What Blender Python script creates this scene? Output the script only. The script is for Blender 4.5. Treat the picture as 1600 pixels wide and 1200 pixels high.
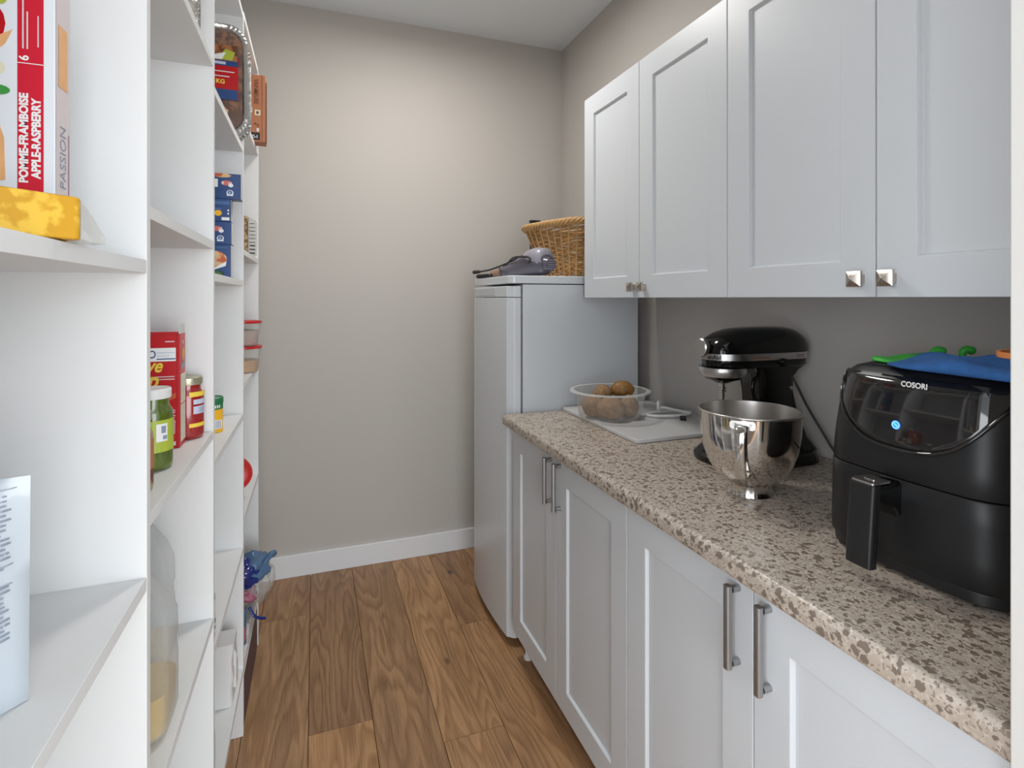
import bpy, bmesh, math, random
from mathutils import Vector, Matrix, noise
for o in list(bpy.data.objects): bpy.data.objects.remove(o)
random.seed(7)
SC = bpy.context.scene; C = SC.collection
PI = math.pi

# ---------------------------------------------------------------- camera, world, lights
THETA = math.atan(308/840.0)
cam_d = bpy.data.cameras.new('camera'); cam = bpy.data.objects.new('camera', cam_d); C.objects.link(cam)
cam.location = (0, 0, 1.37); cam.rotation_euler = (PI/2, 0, -THETA)
cam_d.sensor_width = 36; cam_d.lens = 36*840/1600.0; cam_d.shift_y = -134/1600.0
cam_d.clip_start = 0.02
SC.camera = cam
SC.view_settings.view_transform = 'Standard'; SC.view_settings.look = 'None'
SC.view_settings.exposure = 0.7; SC.view_settings.gamma = 1.0; SC.view_settings.use_curve_mapping = False

w = bpy.data.worlds.new('world'); SC.world = w; w.use_nodes = True
bg = w.node_tree.nodes['Background']; bg.inputs[0].default_value = (0.90, 0.95, 1.0, 1); bg.inputs[1].default_value = 0.9

def area(name, loc, rot, sx, sy, power, col, shape='RECTANGLE'):
    l = bpy.data.lights.new(name, 'AREA'); l.shape = shape; l.size = sx; l.size_y = sy
    l.energy = power; l.color = col
    o = bpy.data.objects.new(name, l); C.objects.link(o); o.location = loc; o.rotation_euler = rot
    return o
area('rear_daylight_fill', (0.75, -2.62, 1.45), (PI/2, 0, 0), 3.2, 2.3, 78, (0.90, 0.96, 1.0))  # added unseen area light for daylight from behind; no window built there
area('added_hall_fill', (-2.08, -1.1, 1.35), (PI/2, 0, -PI/2), 1.9, 1.9, 42, (0.92, 0.96, 1.0))  # added side fill for the wall under the cabinets; no window there
area('added_ceiling_fill', (0.42, 2.0, 2.755), (0, 0, 0), 0.34, 0.34, 8.2, (1.0, 0.98, 0.95), 'DISK')  # added light, source unseen, lifts the back wall and floor

# ---------------------------------------------------------------- materials
def mat(name, col, rough=0.5, metal=0.0, spec=0.5, bump=0.0, bscale=200, coat=0.0, var=0.0, vscale=8, **kw):
    m = bpy.data.materials.new(name); m.use_nodes = True
    nt = m.node_tree; b = nt.nodes['Principled BSDF']
    b.inputs['Base Color'].default_value = (*col, 1); b.inputs['Roughness'].default_value = rough
    b.inputs['Metallic'].default_value = metal; b.inputs['Specular IOR Level'].default_value = spec
    b.inputs['Coat Weight'].default_value = coat
    for k, v in kw.items(): b.inputs[k.replace('_', ' ')].default_value = v
    tc = nt.nodes.new('ShaderNodeTexCoord')
    if var:
        n = nt.nodes.new('ShaderNodeTexNoise'); n.inputs['Scale'].default_value = vscale; n.inputs['Detail'].default_value = 4
        nt.links.new(tc.outputs['Object'], n.inputs['Vector'])
        mx = nt.nodes.new('ShaderNodeMixRGB'); mx.inputs[1].default_value = (*[c*(1-var) for c in col], 1)
        mx.inputs[2].default_value = (*[min(1, c*(1+var)) for c in col], 1)
        nt.links.new(n.outputs['Fac'], mx.inputs[0]); nt.links.new(mx.outputs[0], b.inputs['Base Color'])
    if bump:
        n = nt.nodes.new('ShaderNodeTexNoise'); n.inputs['Scale'].default_value = bscale; n.inputs['Detail'].default_value = 3
        nt.links.new(tc.outputs['Object'], n.inputs['Vector'])
        bp = nt.nodes.new('ShaderNodeBump'); bp.inputs['Strength'].default_value = bump; bp.inputs['Distance'].default_value = 0.002
        nt.links.new(n.outputs['Fac'], bp.inputs['Height']); nt.links.new(bp.outputs[0], b.inputs['Normal'])
    return m

def film(name, col, alpha, rough=0.08, gloss=0.5):
    """thin clear plastic: transparent mixed with a glossy/diffuse skin"""
    m = bpy.data.materials.new(name); m.use_nodes = True; nt = m.node_tree; nt.nodes.clear()
    out = nt.nodes.new('ShaderNodeOutputMaterial'); mx = nt.nodes.new('ShaderNodeMixShader')
    tr = nt.nodes.new('ShaderNodeBsdfTransparent'); p = nt.nodes.new('ShaderNodeBsdfPrincipled')
    tr.inputs[0].default_value = (*[0.5+0.5*c for c in col], 1)
    p.inputs['Base Color'].default_value = (*col, 1); p.inputs['Roughness'].default_value = rough
    p.inputs['Specular IOR Level'].default_value = gloss
    lw = nt.nodes.new('ShaderNodeLayerWeight'); lw.inputs[0].default_value = 0.25
    mr = nt.nodes.new('ShaderNodeMapRange'); mr.inputs['To Min'].default_value = alpha; mr.inputs['To Max'].default_value = min(1, alpha+0.40)
    nt.links.new(lw.outputs['Facing'], mr.inputs['Value']); nt.links.new(mr.outputs[0], mx.inputs[0])
    nt.links.new(tr.outputs[0], mx.inputs[1]); nt.links.new(p.outputs[0], mx.inputs[2]); nt.links.new(mx.outputs[0], out.inputs[0])
    return m

def wood_mat():
    m = bpy.data.materials.new('oak_plank'); m.use_nodes = True; nt = m.node_tree; L = nt.links.new
    b = nt.nodes['Principled BSDF']; N = nt.nodes.new
    tc = N('ShaderNodeTexCoord'); oi = N('ShaderNodeObjectInfo')
    rnd = N('ShaderNodeMath'); rnd.operation = 'MULTIPLY'; rnd.inputs[1].default_value = 37.0; L(oi.outputs['Random'], rnd.inputs[0])
    cmb = N('ShaderNodeCombineXYZ'); L(rnd.outputs[0], cmb.inputs[0]); L(rnd.outputs[0], cmb.inputs[1])
    add = N('ShaderNodeVectorMath'); add.operation = 'ADD'; L(tc.outputs['Object'], add.inputs[0]); L(cmb.outputs[0], add.inputs[1])
    def mapped(sx, sy):
        mp = N('ShaderNodeMapping'); mp.inputs['Scale'].default_value = (sx, sy, 1); L(add.outputs[0], mp.inputs[0]); return mp
    # growth rings: contour lines of a stretched smooth field
    n1 = N('ShaderNodeTexNoise'); n1.inputs['Scale'].default_value = 1.0; n1.inputs['Detail'].default_value = 2.5; n1.inputs['Roughness'].default_value = 0.42
    L(mapped(7, 0.9).outputs[0], n1.inputs['Vector'])
    mul = N('ShaderNodeMath'); mul.operation = 'MULTIPLY'; mul.inputs[1].default_value = 17; L(n1.outputs['Fac'], mul.inputs[0])
    fr = N('ShaderNodeMath'); fr.operation = 'FRACT'; L(mul.outputs[0], fr.inputs[0])
    rp = N('ShaderNodeValToRGB'); L(fr.outputs[0], rp.inputs[0])
    e = rp.color_ramp.elements; e[0].position = 0; e[0].color = (0, 0, 0, 1); e[1].position = 1; e[1].color = (0.2, 0.2, 0.2, 1)
    k = e.new(0.35); k.color = (0.25, 0.25, 0.25, 1); k = e.new(0.8); k.color = (1, 1, 1, 1)
    # fine pores
    n2 = N('ShaderNodeTexNoise'); n2.inputs['Scale'].default_value = 1.0; n2.inputs['Detail'].default_value = 4; n2.inputs['Roughness'].default_value = 0.6
    L(mapped(260, 9).outputs[0], n2.inputs['Vector'])
    # broad tone
    n3 = N('ShaderNodeTexNoise'); n3.inputs['Scale'].default_value = 1.0; n3.inputs['Detail'].default_value = 3
    L(mapped(14, 1.6).outputs[0], n3.inputs['Vector'])
    c1 = N('ShaderNodeMixRGB'); c1.inputs[1].default_value = (0.52, 0.305, 0.155, 1); c1.inputs[2].default_value = (0.34, 0.19, 0.095, 1)
    r3 = N('ShaderNodeMapRange'); r3.inputs['From Min'].default_value = 0.35; r3.inputs['From Max'].default_value = 0.75; L(n3.outputs['Fac'], r3.inputs['Value'])
    L(r3.outputs[0], c1.inputs[0])
    c2 = N('ShaderNodeMixRGB'); c2.blend_type = 'MULTIPLY'; c2.inputs[2].default_value = (0.62, 0.56, 0.50, 1)
    ms = N('ShaderNodeMath'); ms.operation = 'MULTIPLY'; ms.inputs[1].default_value = 0.85; L(rp.outputs[0], ms.inputs[0]); L(ms.outputs[0], c2.inputs[0]); L(c1.outputs[0], c2.inputs[1])
    c3 = N('ShaderNodeMixRGB'); c3.blend_type = 'MULTIPLY'; c3.inputs[2].default_value = (0.55, 0.50, 0.46, 1)
    r2 = N('ShaderNodeMapRange'); r2.inputs['From Min'].default_value = 0.47; r2.inputs['From Max'].default_value = 0.72; r2.inputs['To Max'].default_value = 0.75
    L(n2.outputs['Fac'], r2.inputs['Value']); L(r2.outputs[0], c3.inputs[0]); L(c2.outputs[0], c3.inputs[1])
    # knots
    v = N('ShaderNodeTexVoronoi'); v.inputs['Scale'].default_value = 1.0; L(mapped(6.0, 2.6).outputs[0], v.inputs['Vector'])
    kr = N('ShaderNodeMapRange'); kr.inputs['From Min'].default_value = 0.035; kr.inputs['From Max'].default_value = 0.085
    kr.inputs['To Min'].default_value = 0.85; kr.inputs['To Max'].default_value = 0.0; L(v.outputs['Distance'], kr.inputs['Value'])
    c4 = N('ShaderNodeMixRGB'); c4.inputs[2].default_value = (0.075, 0.042, 0.025, 1); L(kr.outputs[0], c4.inputs[0]); L(c3.outputs[0], c4.inputs[1])
    c5 = N('ShaderNodeMixRGB'); c5.blend_type = 'MULTIPLY'; c5.inputs[0].default_value = 1; L(c4.outputs[0], c5.inputs[1]); L(oi.outputs['Color'], c5.inputs[2])
    L(c5.outputs[0], b.inputs['Base Color']); b.inputs['Roughness'].default_value = 0.42
    bp = N('ShaderNodeBump'); bp.inputs['Strength'].default_value = 0.25; bp.inputs['Distance'].default_value = 0.001
    L(r2.outputs[0], bp.inputs['Height']); bp.invert = True; L(bp.outputs[0], b.inputs['Normal'])
    return m

def granite_mat():
    m = bpy.data.materials.new('speckled_laminate'); m.use_nodes = True; nt = m.node_tree; L = nt.links.new; N = nt.nodes.new
    b = nt.nodes['Principled BSDF']; tc = N('ShaderNodeTexCoord')
    dn = N('ShaderNodeTexNoise'); dn.inputs['Scale'].default_value = 160; dn.inputs['Detail'].default_value = 2; L(tc.outputs['Object'], dn.inputs['Vector'])
    dv = N('ShaderNodeVectorMath'); dv.operation = 'SCALE'; dv.inputs['Scale'].default_value = 0.009; L(dn.outputs['Color'], dv.inputs[0])
    co = N('ShaderNodeVectorMath'); co.operation = 'ADD'; L(tc.outputs['Object'], co.inputs[0]); L(dv.outputs[0], co.inputs[1])
    def blobs(scale, size, frac, soft=0.08):
        """irregular grains: voronoi cells of which a fraction hold a blob"""
        v = N('ShaderNodeTexVoronoi'); v.inputs['Scale'].default_value = scale; L(co.outputs[0], v.inputs['Vector'])
        sp = N('ShaderNodeSeparateColor'); L(v.outputs['Color'], sp.inputs[0])
        th = N('ShaderNodeMapRange'); th.inputs['From Min'].default_value = 1-frac; th.inputs['From Max'].default_value = 1.0
        th.inputs['To Min'].default_value = 0.0; th.inputs['To Max'].default_value = size; L(sp.outputs[0], th.inputs['Value'])
        sb = N('ShaderNodeMath'); sb.operation = 'SUBTRACT'; L(th.outputs[0], sb.inputs[0]); L(v.outputs['Distance'], sb.inputs[1])
        r = N('ShaderNodeMapRange'); r.inputs['From Min'].default_value = -soft*0.3; r.inputs['From Max'].default_value = soft; L(sb.outputs[0], r.inputs['Value'])
        return r.outputs[0]
    def mix(a, fac, col, k=1.0):
        x = N('ShaderNodeMixRGB'); x.inputs[2].default_value = (*col, 1)
        mm = N('ShaderNodeMath'); mm.operation = 'MULTIPLY'; mm.inputs[1].default_value = k; L(fac, mm.inputs[0]); L(mm.outputs[0], x.inputs[0])
        if isinstance(a, tuple): x.inputs[1].default_value = (*a, 1)
        else: L(a, x.inputs[1])
        return x.outputs[0]
    bn = N('ShaderNodeTexNoise'); bn.inputs['Scale'].default_value = 45; bn.inputs['Detail'].default_value = 5; L(tc.outputs['Object'], bn.inputs['Vector'])
    a = mix((0.40, 0.33, 0.265), bn.outputs['Fac'], (0.58, 0.50, 0.42))
    a = mix(a, blobs(170, 1.0, 0.75), (0.60, 0.53, 0.46), 0.8)
    a = mix(a, blobs(230, 0.75, 0.6), (0.27, 0.21, 0.165), 0.9)
    a = mix(a, blobs(105, 0.80, 0.55), (0.20, 0.155, 0.12), 0.95)
    L(a, b.inputs['Base Color']); b.inputs['Roughness'].default_value = 0.33
    return m

def carton_noise(name, a, bcol, scale, thr=0.5):
    m = bpy.data.materials.new(name); m.use_nodes = True; nt = m.node_tree; L = nt.links.new; N = nt.nodes.new
    b = nt.nodes['Principled BSDF']; tc = N('ShaderNodeTexCoord'); n = N('ShaderNodeTexNoise')
    n.inputs['Scale'].default_value = scale; n.inputs['Detail'].default_value = 3; L(tc.outputs['Object'], n.inputs['Vector'])
    r = N('ShaderNodeMapRange'); r.inputs['From Min'].default_value = thr-0.06; r.inputs['From Max'].default_value = thr+0.06; L(n.outputs['Fac'], r.inputs['Value'])
    x = N('ShaderNodeMixRGB'); x.inputs[1].default_value = (*a, 1); x.inputs[2].default_value = (*bcol, 1); L(r.outputs[0], x.inputs[0])
    L(x.outputs[0], b.inputs['Base Color']); b.inputs['Roughness'].default_value = 0.5
    return m

M = {}
M['wall'] = mat('beige_wall_paint', (0.535, 0.505, 0.47), 0.85, bump=0.08, bscale=350)
M['ceil'] = mat('white_ceiling_paint', (0.80, 0.86, 0.90), 0.9, bump=0.06, bscale=250)
M['trim'] = mat('white_trim_paint', (0.80, 0.81, 0.83), 0.45)
M['jamb'] = mat('warm_white_trim_paint', (0.62, 0.60, 0.57), 0.5)
M['cab'] = mat('white_cabinet_lacquer', (0.675, 0.705, 0.735), 0.38)
M['mel'] = mat('white_melamine', (0.77, 0.77, 0.765), 0.42)
M['edge'] = mat('white_edge_banding', (0.80, 0.79, 0.77), 0.5)
M['fridge'] = mat('white_enamel', (0.68, 0.715, 0.745), 0.22, bump=0.02, bscale=900)
M['fridgegrey'] = mat('pale_grey_plastic', (0.60, 0.63, 0.66), 0.35)
M['gasket'] = mat('grey_gasket', (0.18, 0.18, 0.19), 0.7)
M['wood'] = wood_mat(); M['granite'] = granite_mat()
M['sub'] = mat('dark_underlay', (0.05, 0.03, 0.02), 0.9)
M['nickel'] = mat('brushed_nickel', (0.42, 0.425, 0.43), 0.38, 1.0)
M['pewter'] = mat('warm_pewter', (0.50, 0.45, 0.40), 0.30, 1.0)
M['steel'] = mat('polished_steel', (0.72, 0.69, 0.66), 0.07, 1.0)
M['steelin'] = mat('brushed_steel', (0.66, 0.63, 0.60), 0.28, 1.0)
M['satin'] = mat('satin_silver', (0.55, 0.54, 0.53), 0.3, 1.0)
M['black'] = mat('gloss_black', (0.005, 0.005, 0.005), 0.10, spec=0.35, coat=0.1)
M['blackm'] = mat('matte_black_plastic', (0.012, 0.012, 0.013), 0.38)
M['blackb'] = mat('brushed_black', (0.016, 0.016, 0.017), 0.42, 0.3)
M['piano'] = mat('piano_black_panel', (0.012, 0.011, 0.011), 0.06, coat=0.6)
M['dark'] = mat('dark_void', (0.02, 0.02, 0.02), 0.8)
M['white'] = mat('white_print', (0.85, 0.85, 0.85), 0.5)
M['blackp'] = mat('black_print', (0.02, 0.02, 0.02), 0.5)
M['blueled'] = mat('blue_button_light', (0.02, 0.15, 0.8), 0.3, Emission_Color=(0.03, 0.22, 1, 1), Emission_Strength=0.9)
M['blueled2'] = mat('pale_blue_button_light', (0.3, 0.6, 1), 0.3, Emission_Color=(0.35, 0.65, 1, 1), Emission_Strength=1.0)
M['bluecloth'] = mat('blue_terry_cloth', (0.025, 0.12, 0.36), 0.95, bump=1.0, bscale=600, var=0.25, vscale=60)
M['green'] = mat('green_silicone', (0.05, 0.42, 0.05), 0.45)
M['orange'] = mat('orange_rubber', (0.75, 0.25, 0.07), 0.5)
M['board'] = mat('white_board_plastic', (0.63, 0.63, 0.62), 0.35, bump=0.15, bscale=500)
M['tub'] = film('clear_plastic_tub', (0.86, 0.85, 0.83), 0.09, 0.12)
M['tubrim'] = film('clear_plastic_tub_rim', (0.86, 0.86, 0.85), 0.38, 0.12)
M['clear'] = film('clear_film', (0.85, 0.87, 0.88), 0.02, 0.15)
M['clearw'] = film('cloudy_clear_plastic', (0.80, 0.79, 0.76), 0.22, 0.2)
M['milk'] = film('milky_plastic', (0.78, 0.79, 0.79), 0.20, 0.25)
M['oil'] = mat('golden_oil', (0.60, 0.38, 0.03), 0.25, var=0.12)
M['yellowlab'] = mat('yellow_label', (0.85, 0.62, 0.02), 0.4)
M['whitep'] = mat('white_plastic', (0.78, 0.78, 0.77), 0.35)
M['potato'] = mat('potato_skin', (0.28, 0.165, 0.08), 0.75, bump=0.6, bscale=120, var=0.65, vscale=70)
M['yam'] = mat('golden_potato_skin', (0.26, 0.125, 0.028), 0.5, bump=0.6, bscale=90, var=0.9, vscale=65)
M['wicker'] = mat('wicker_cane', (0.50, 0.285, 0.105), 0.55, var=0.45, vscale=40)
M['wickerp'] = mat('pale_wicker_cane', (0.58, 0.345, 0.14), 0.5, var=0.25, vscale=40)
M['mauve'] = mat('grey_purple_plastic', (0.115, 0.105, 0.14), 0.28, coat=0.3)
M['mauvel'] = mat('light_grey_purple_plastic', (0.33, 0.32, 0.37), 0.3)
M['cord'] = mat('black_rubber_cord', (0.03, 0.03, 0.028), 0.5)
M['redbox'] = mat('red_carton', (0.52, 0.012, 0.018), 0.35)
M['cream'] = mat('cream_label', (0.76, 0.72, 0.55), 0.5)
M['greycard'] = mat('grey_card', (0.62, 0.62, 0.60), 0.7)
M['yellowink'] = mat('yellow_ink', (0.85, 0.62, 0.06), 0.5)
M['orangeink'] = mat('orange_ink', (0.55, 0.09, 0.03), 0.5)
M['darkred'] = mat('dark_red_ink', (0.28, 0.01, 0.012), 0.5)
M['pickle'] = mat('green_pickles', (0.09, 0.13, 0.015), 0.12, var=0.6, vscale=45, coat=0.6)
M['limelab'] = mat('lime_green_label', (0.42, 0.50, 0.05), 0.4)
M['ketch'] = mat('deep_red_sauce', (0.33, 0.012, 0.014), 0.12, coat=0.6)
M['goldlid'] = mat('gold_lid', (0.52, 0.50, 0.36), 0.3, 0.7)
M['olive'] = carton_noise('dark_red_relish', (0.16, 0.03, 0.02), (0.42, 0.3, 0.16), 45)
M['greenlab'] = mat('green_can_label', (0.02, 0.19, 0.07), 0.4)
M['amber'] = mat('amber_can_label', (0.90, 0.48, 0.02), 0.4)
M['lavender'] = mat('pale_blue_label', (0.55, 0.58, 0.72), 0.5)
M['navy'] = mat('navy_carton', (0.018, 0.06, 0.20), 0.4)
M['navyl'] = mat('lighter_blue_ink', (0.06, 0.14, 0.34), 0.4)
M['food'] = carton_noise('food_picture_print', (0.55, 0.10, 0.03), (0.72, 0.48, 0.24), 60)
M['food2'] = carton_noise('pink_food_picture_print', (0.62, 0.15, 0.14), (0.80, 0.62, 0.55), 80)
M['leaf'] = carton_noise('leaf_picture_print', (0.01, 0.06, 0.03), (0.10, 0.22, 0.05), 80)
M['kraft'] = mat('tan_orange_carton', (0.44, 0.17, 0.08), 0.6, var=0.08, vscale=30)
M['kraftd'] = mat('brown_ink', (0.17, 0.055, 0.03), 0.6)
M['foil'] = mat('aluminium_foil', (0.78, 0.78, 0.77), 0.22, 1.0, bump=1.0, bscale=90)
M['meat'] = carton_noise('browned_meat', (0.14, 0.04, 0.012), (0.40, 0.15, 0.05), 35)
M['redlab'] = mat('red_sleeve', (0.50, 0.006, 0.012), 0.25)
M['redlid'] = mat('red_plastic_lid', (0.50, 0.018, 0.018), 0.3)
M['pasta'] = carton_noise('orange_dry_food', (0.55, 0.33, 0.16), (0.75, 0.36, 0.05), 50)
M['grain'] = mat('pinkish_dry_food', (0.52, 0.38, 0.32), 0.7, var=0.2, vscale=60)
M['cookie'] = carton_noise('brown_seeds', (0.17, 0.09, 0.04), (0.50, 0.34, 0.18), 90)
M['plumbox'] = mat('dark_plum_cardboard', (0.085, 0.045, 0.06), 0.5, var=0.15, vscale=12)
M['cardw'] = mat('white_cardboard', (0.66, 0.65, 0.63), 0.55, var=0.05)
M['ambwrap'] = carton_noise('amber_wrapper', (0.62, 0.32, 0.015), (0.80, 0.49, 0.05), 70)
M['pouch'] = mat('pale_blue_white_pouch', (0.56, 0.61, 0.66), 0.25, coat=0.4)
M['pouchink'] = mat('grey_blue_ink', (0.27, 0.31, 0.40), 0.5)
M['juicered'] = mat('crimson_carton_band', (0.62, 0.012, 0.035), 0.35)
M['juicewhite'] = mat('white_carton', (0.78, 0.80, 0.84), 0.35)
M['pinkgrey'] = mat('pale_pink_carton_side', (0.68, 0.60, 0.60), 0.4)
M['peach'] = mat('peach_fruit_print', (0.80, 0.42, 0.18), 0.5, var=0.15, vscale=50)
M['leafg'] = mat('green_leaf_print', (0.05, 0.30, 0.05), 0.5)
M['bagblue'] = mat('deep_blue_plastic', (0.006, 0.018, 0.16), 0.15, coat=0.7)
M['bagmid'] = film('blue_grey_film', (0.10, 0.19, 0.34), 0.72, 0.15)
M['bagpink'] = mat('pink_print', (0.40, 0.13, 0.20), 0.4, var=0.4, vscale=60)
M['fillglow'] = mat('added_lamp_diffuser', (0.9, 0.9, 0.9), 0.5, Emission_Color=(1, 0.96, 0.9, 1), Emission_Strength=4)  # glow of the added, unseen ceiling lamp
M['tan'] = mat('tan_plastic', (0.33, 0.20, 0.13), 0.5)
M['paper'] = mat('white_paper_wrap', (0.70, 0.69, 0.68), 0.45, bump=0.5, bscale=25)

# ---------------------------------------------------------------- mesh helpers
def box(bm, x0, x1, y0, y1, z0, z1, mi=0):
    vs = [bm.verts.new((x, y, z)) for x in (x0, x1) for y in (y0, y1) for z in (z0, z1)]
    for f in ((0,1,3,2), (4,6,7,5), (0,4,5,1), (2,3,7,6), (0,2,6,4), (1,5,7,3)):
        fc = bm.faces.new([vs[i] for i in f]); fc.material_index = mi
    return vs
def rings(bm, rs, closed=True, cap0=True, cap1=True, mi=0, loop=False):
    vr = [[bm.verts.new(p) for p in r] for r in rs]
    n = len(vr[0]); pairs = list(zip(vr, vr[1:]))
    if loop: pairs.append((vr[-1], vr[0]))
    for a, b in pairs:
        for i in range(n if closed else n-1):
            j = (i+1) % n
            f = bm.faces.new((a[i], a[j], b[j], b[i])); f.material_index = mi
    if not loop:
        if cap0: bm.faces.new(vr[0][::-1]).material_index = mi
        if cap1: bm.faces.new(vr[-1]).material_index = mi
    return vr
def lathe(bm, prof, c=(0,0,0), n=32, mi=0, cap0=True, cap1=True, sx=1, sy=1, M4=None):
    rs = []
    for r, z in prof:
        ring = [Vector((c[0]+r*sx*math.cos(2*PI*i/n), c[1]+r*sy*math.sin(2*PI*i/n), c[2]+z)) for i in range(n)]
        if M4: ring = [M4 @ p for p in ring]
        rs.append(ring)
    return rings(bm, rs, cap0=cap0, cap1=cap1, mi=mi)
def tube(bm, pts, r, n=8, mi=0, loop=False, flat=1.0, cap=True):
    pts = [Vector(p) for p in pts]; rs = []; up = None
    for i, p in enumerate(pts):
        if loop: t = pts[(i+1) % len(pts)] - pts[i-1]
        else: t = pts[min(i+1, len(pts)-1)] - pts[max(i-1, 0)]
        t.normalize()
        if up is None:
            up = Vector((0,0,1)) if abs(t.z) < 0.9 else Vector((1,0,0))
        s = t.cross(up); s.normalize(); u = s.cross(t); u.normalize(); up = u
        rr = r[i] if isinstance(r, (list, tuple)) else r
        rs.append([p + s*rr*math.cos(2*PI*k/n) + u*rr*flat*math.sin(2*PI*k/n) for k in range(n)])
    rings(bm, rs, mi=mi, loop=loop, cap0=cap, cap1=cap)
def rrect(hx, hy, r, n=5, cx=0, cy=0):
    """rounded rectangle outline, ccw"""
    out = []
    for qx, qy, a0 in ((1,1,0), (-1,1,PI/2), (-1,-1,PI), (1,-1,1.5*PI)):
        for k in range(n+1):
            a = a0 + PI/2*k/n
            out.append((cx+qx*(hx-r)+r*math.cos(a), cy+qy*(hy-r)+r*math.sin(a)))
    return out
def spline(P, n=8, loop=False):
    P = [Vector(p) for p in P]; out = []; m = len(P)
    for i in range(m if loop else m-1):
        g = (lambda k: P[k % m]) if loop else (lambda k: P[max(0, min(m-1, k))])
        a, b, c, d = g(i-1), g(i), g(i+1), g(i+2)
        for k in range(n):
            t = k/n
            out.append(0.5*((2*b)+(c-a)*t+(2*a-5*b+4*c-d)*t*t+(3*b-3*c+d-a)*t**3))
    if not loop: out.append(P[-1])
    return out
def root_loc(o):
    while o.parent: o = o.parent
    return Vector(o.location)
def obj(name, bm, m, parent=None, world=True, bevel=0, smooth=False, seg=2, sub=0, recalc=True, ang=35):
    if isinstance(bm, bpy.types.Mesh): me = bm
    else:
        if recalc: bmesh.ops.recalc_face_normals(bm, faces=bm.faces)
        me = bpy.data.meshes.new(name); 
        if parent and world: bmesh.ops.translate(bm, verts=bm.verts, vec=-root_loc(parent))
        bm.to_mesh(me); bm.free()
    ms = m if isinstance(m, (list, tuple)) else [m]
    if len(me.materials): me.materials.clear()
    for x in ms: me.materials.append(M[x] if isinstance(x, str) else x)
    o = bpy.data.objects.new(name, me); C.objects.link(o)
    if parent: o.parent = parent
    if smooth:
        for p in me.polygons: p.use_smooth = True
        if smooth == 'auto':
            me.set_sharp_from_angle(angle=math.radians(ang))
    if bevel:
        b = o.modifiers.new('bevel', 'BEVEL'); b.width = bevel; b.segments = seg; b.limit_method = 'ANGLE'; b.angle_limit = math.radians(40)
        for p in me.polygons: p.use_smooth = True
        b.harden_normals = True
    if sub:
        s = o.modifiers.new('sub', 'SUBSURF'); s.levels = sub; s.render_levels = sub
    return o
def tag(o, label=None, cat=None, group=None, kind=None):
    if label: o['label'] = label
    if cat: o['category'] = cat
    if group: o['group'] = group
    if kind: o['kind'] = kind
    return o
def thing(name, label, cat, loc=(0,0,0), rotz=0, group=None):
    o = bpy.data.objects.new(name, None); C.objects.link(o); o.location = loc; o.rotation_euler = (0,0,rotz)
    o.empty_display_size = 0.05
    return tag(o, label, cat, group)
def dup(root, loc, rotz, label, group=None):
    r = root.copy(); C.objects.link(r); r.location = loc; r.rotation_euler = (0,0,rotz); r['label'] = label
    if group: r['group'] = group
    for ch in list(root.children):
        c = ch.copy(); C.objects.link(c); c.parent = r
        for g in list(ch.children):
            d = g.copy(); C.objects.link(d); d.parent = c
    return r
def struct(name, bm, m, **k):
    return tag(obj(name, bm, m, **k), kind='structure')
def BM(): return bmesh.new()
def bx(*a):
    b = BM(); box(b, *a); return b

class Face:
    """flat print on a surface: origin, right, up -> thin polygons and lettering"""
    def __init__(s, o, r, u): s.o, s.r, s.u = Vector(o), Vector(r).normalized(), Vector(u).normalized(); s.n = s.r.cross(s.u)
    def p(s, x, y, d=0.0004): return s.o + s.r*x + s.u*y + s.n*d
    def poly(s, bm, pts, mi=0, d=0.0004):
        f = bm.faces.new([bm.verts.new(s.p(x, y, d)) for x, y in pts]); f.material_index = mi
    def rect(s, bm, x0, y0, x1, y1, mi=0, d=0.0004): s.poly(bm, ((x0,y0),(x1,y0),(x1,y1),(x0,y1)), mi, d)
    def disc(s, bm, x, y, rx, ry=None, mi=0, d=0.0004, n=16):
        ry = ry or rx
        s.poly(bm, [(x+rx*math.cos(2*PI*k/n), y+ry*math.sin(2*PI*k/n)) for k in range(n)], mi, d)
def printing(fn, mats, parent, name='printed_panel', label=None, world=True):
    bm = BM(); fn(bm); o = obj(name, bm, mats, parent, world=world, recalc=False)
    if label: o['label'] = label
    return o
def letters(txt, size, m, parent, F, x, y, rot=0, shear=0, sx=1, align='LEFT', bold=0, d=0.0006, name='lettering', world=True):
    cu = bpy.data.curves.new('t', 'FONT'); cu.body = txt; cu.size = size; cu.shear = shear; cu.align_x = align; cu.offset = bold
    cu.resolution_u = 3
    t = bpy.data.objects.new('t', cu); C.objects.link(t)
    dg = bpy.context.evaluated_depsgraph_get(); me = bpy.data.meshes.new_from_object(t.evaluated_get(dg))
    bpy.data.objects.remove(t); bpy.data.curves.remove(cu)
    off = root_loc(parent) if world else Vector((0,0,0))
    cr, sr = math.cos(rot), math.sin(rot)
    for v in me.vertices:
        a, b = v.co.x*sx, v.co.y
        v.co = F.p(x + a*cr - b*sr, y + a*sr + b*cr, d) - off
    me.name = name
    return obj(name, me, m, parent)

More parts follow.
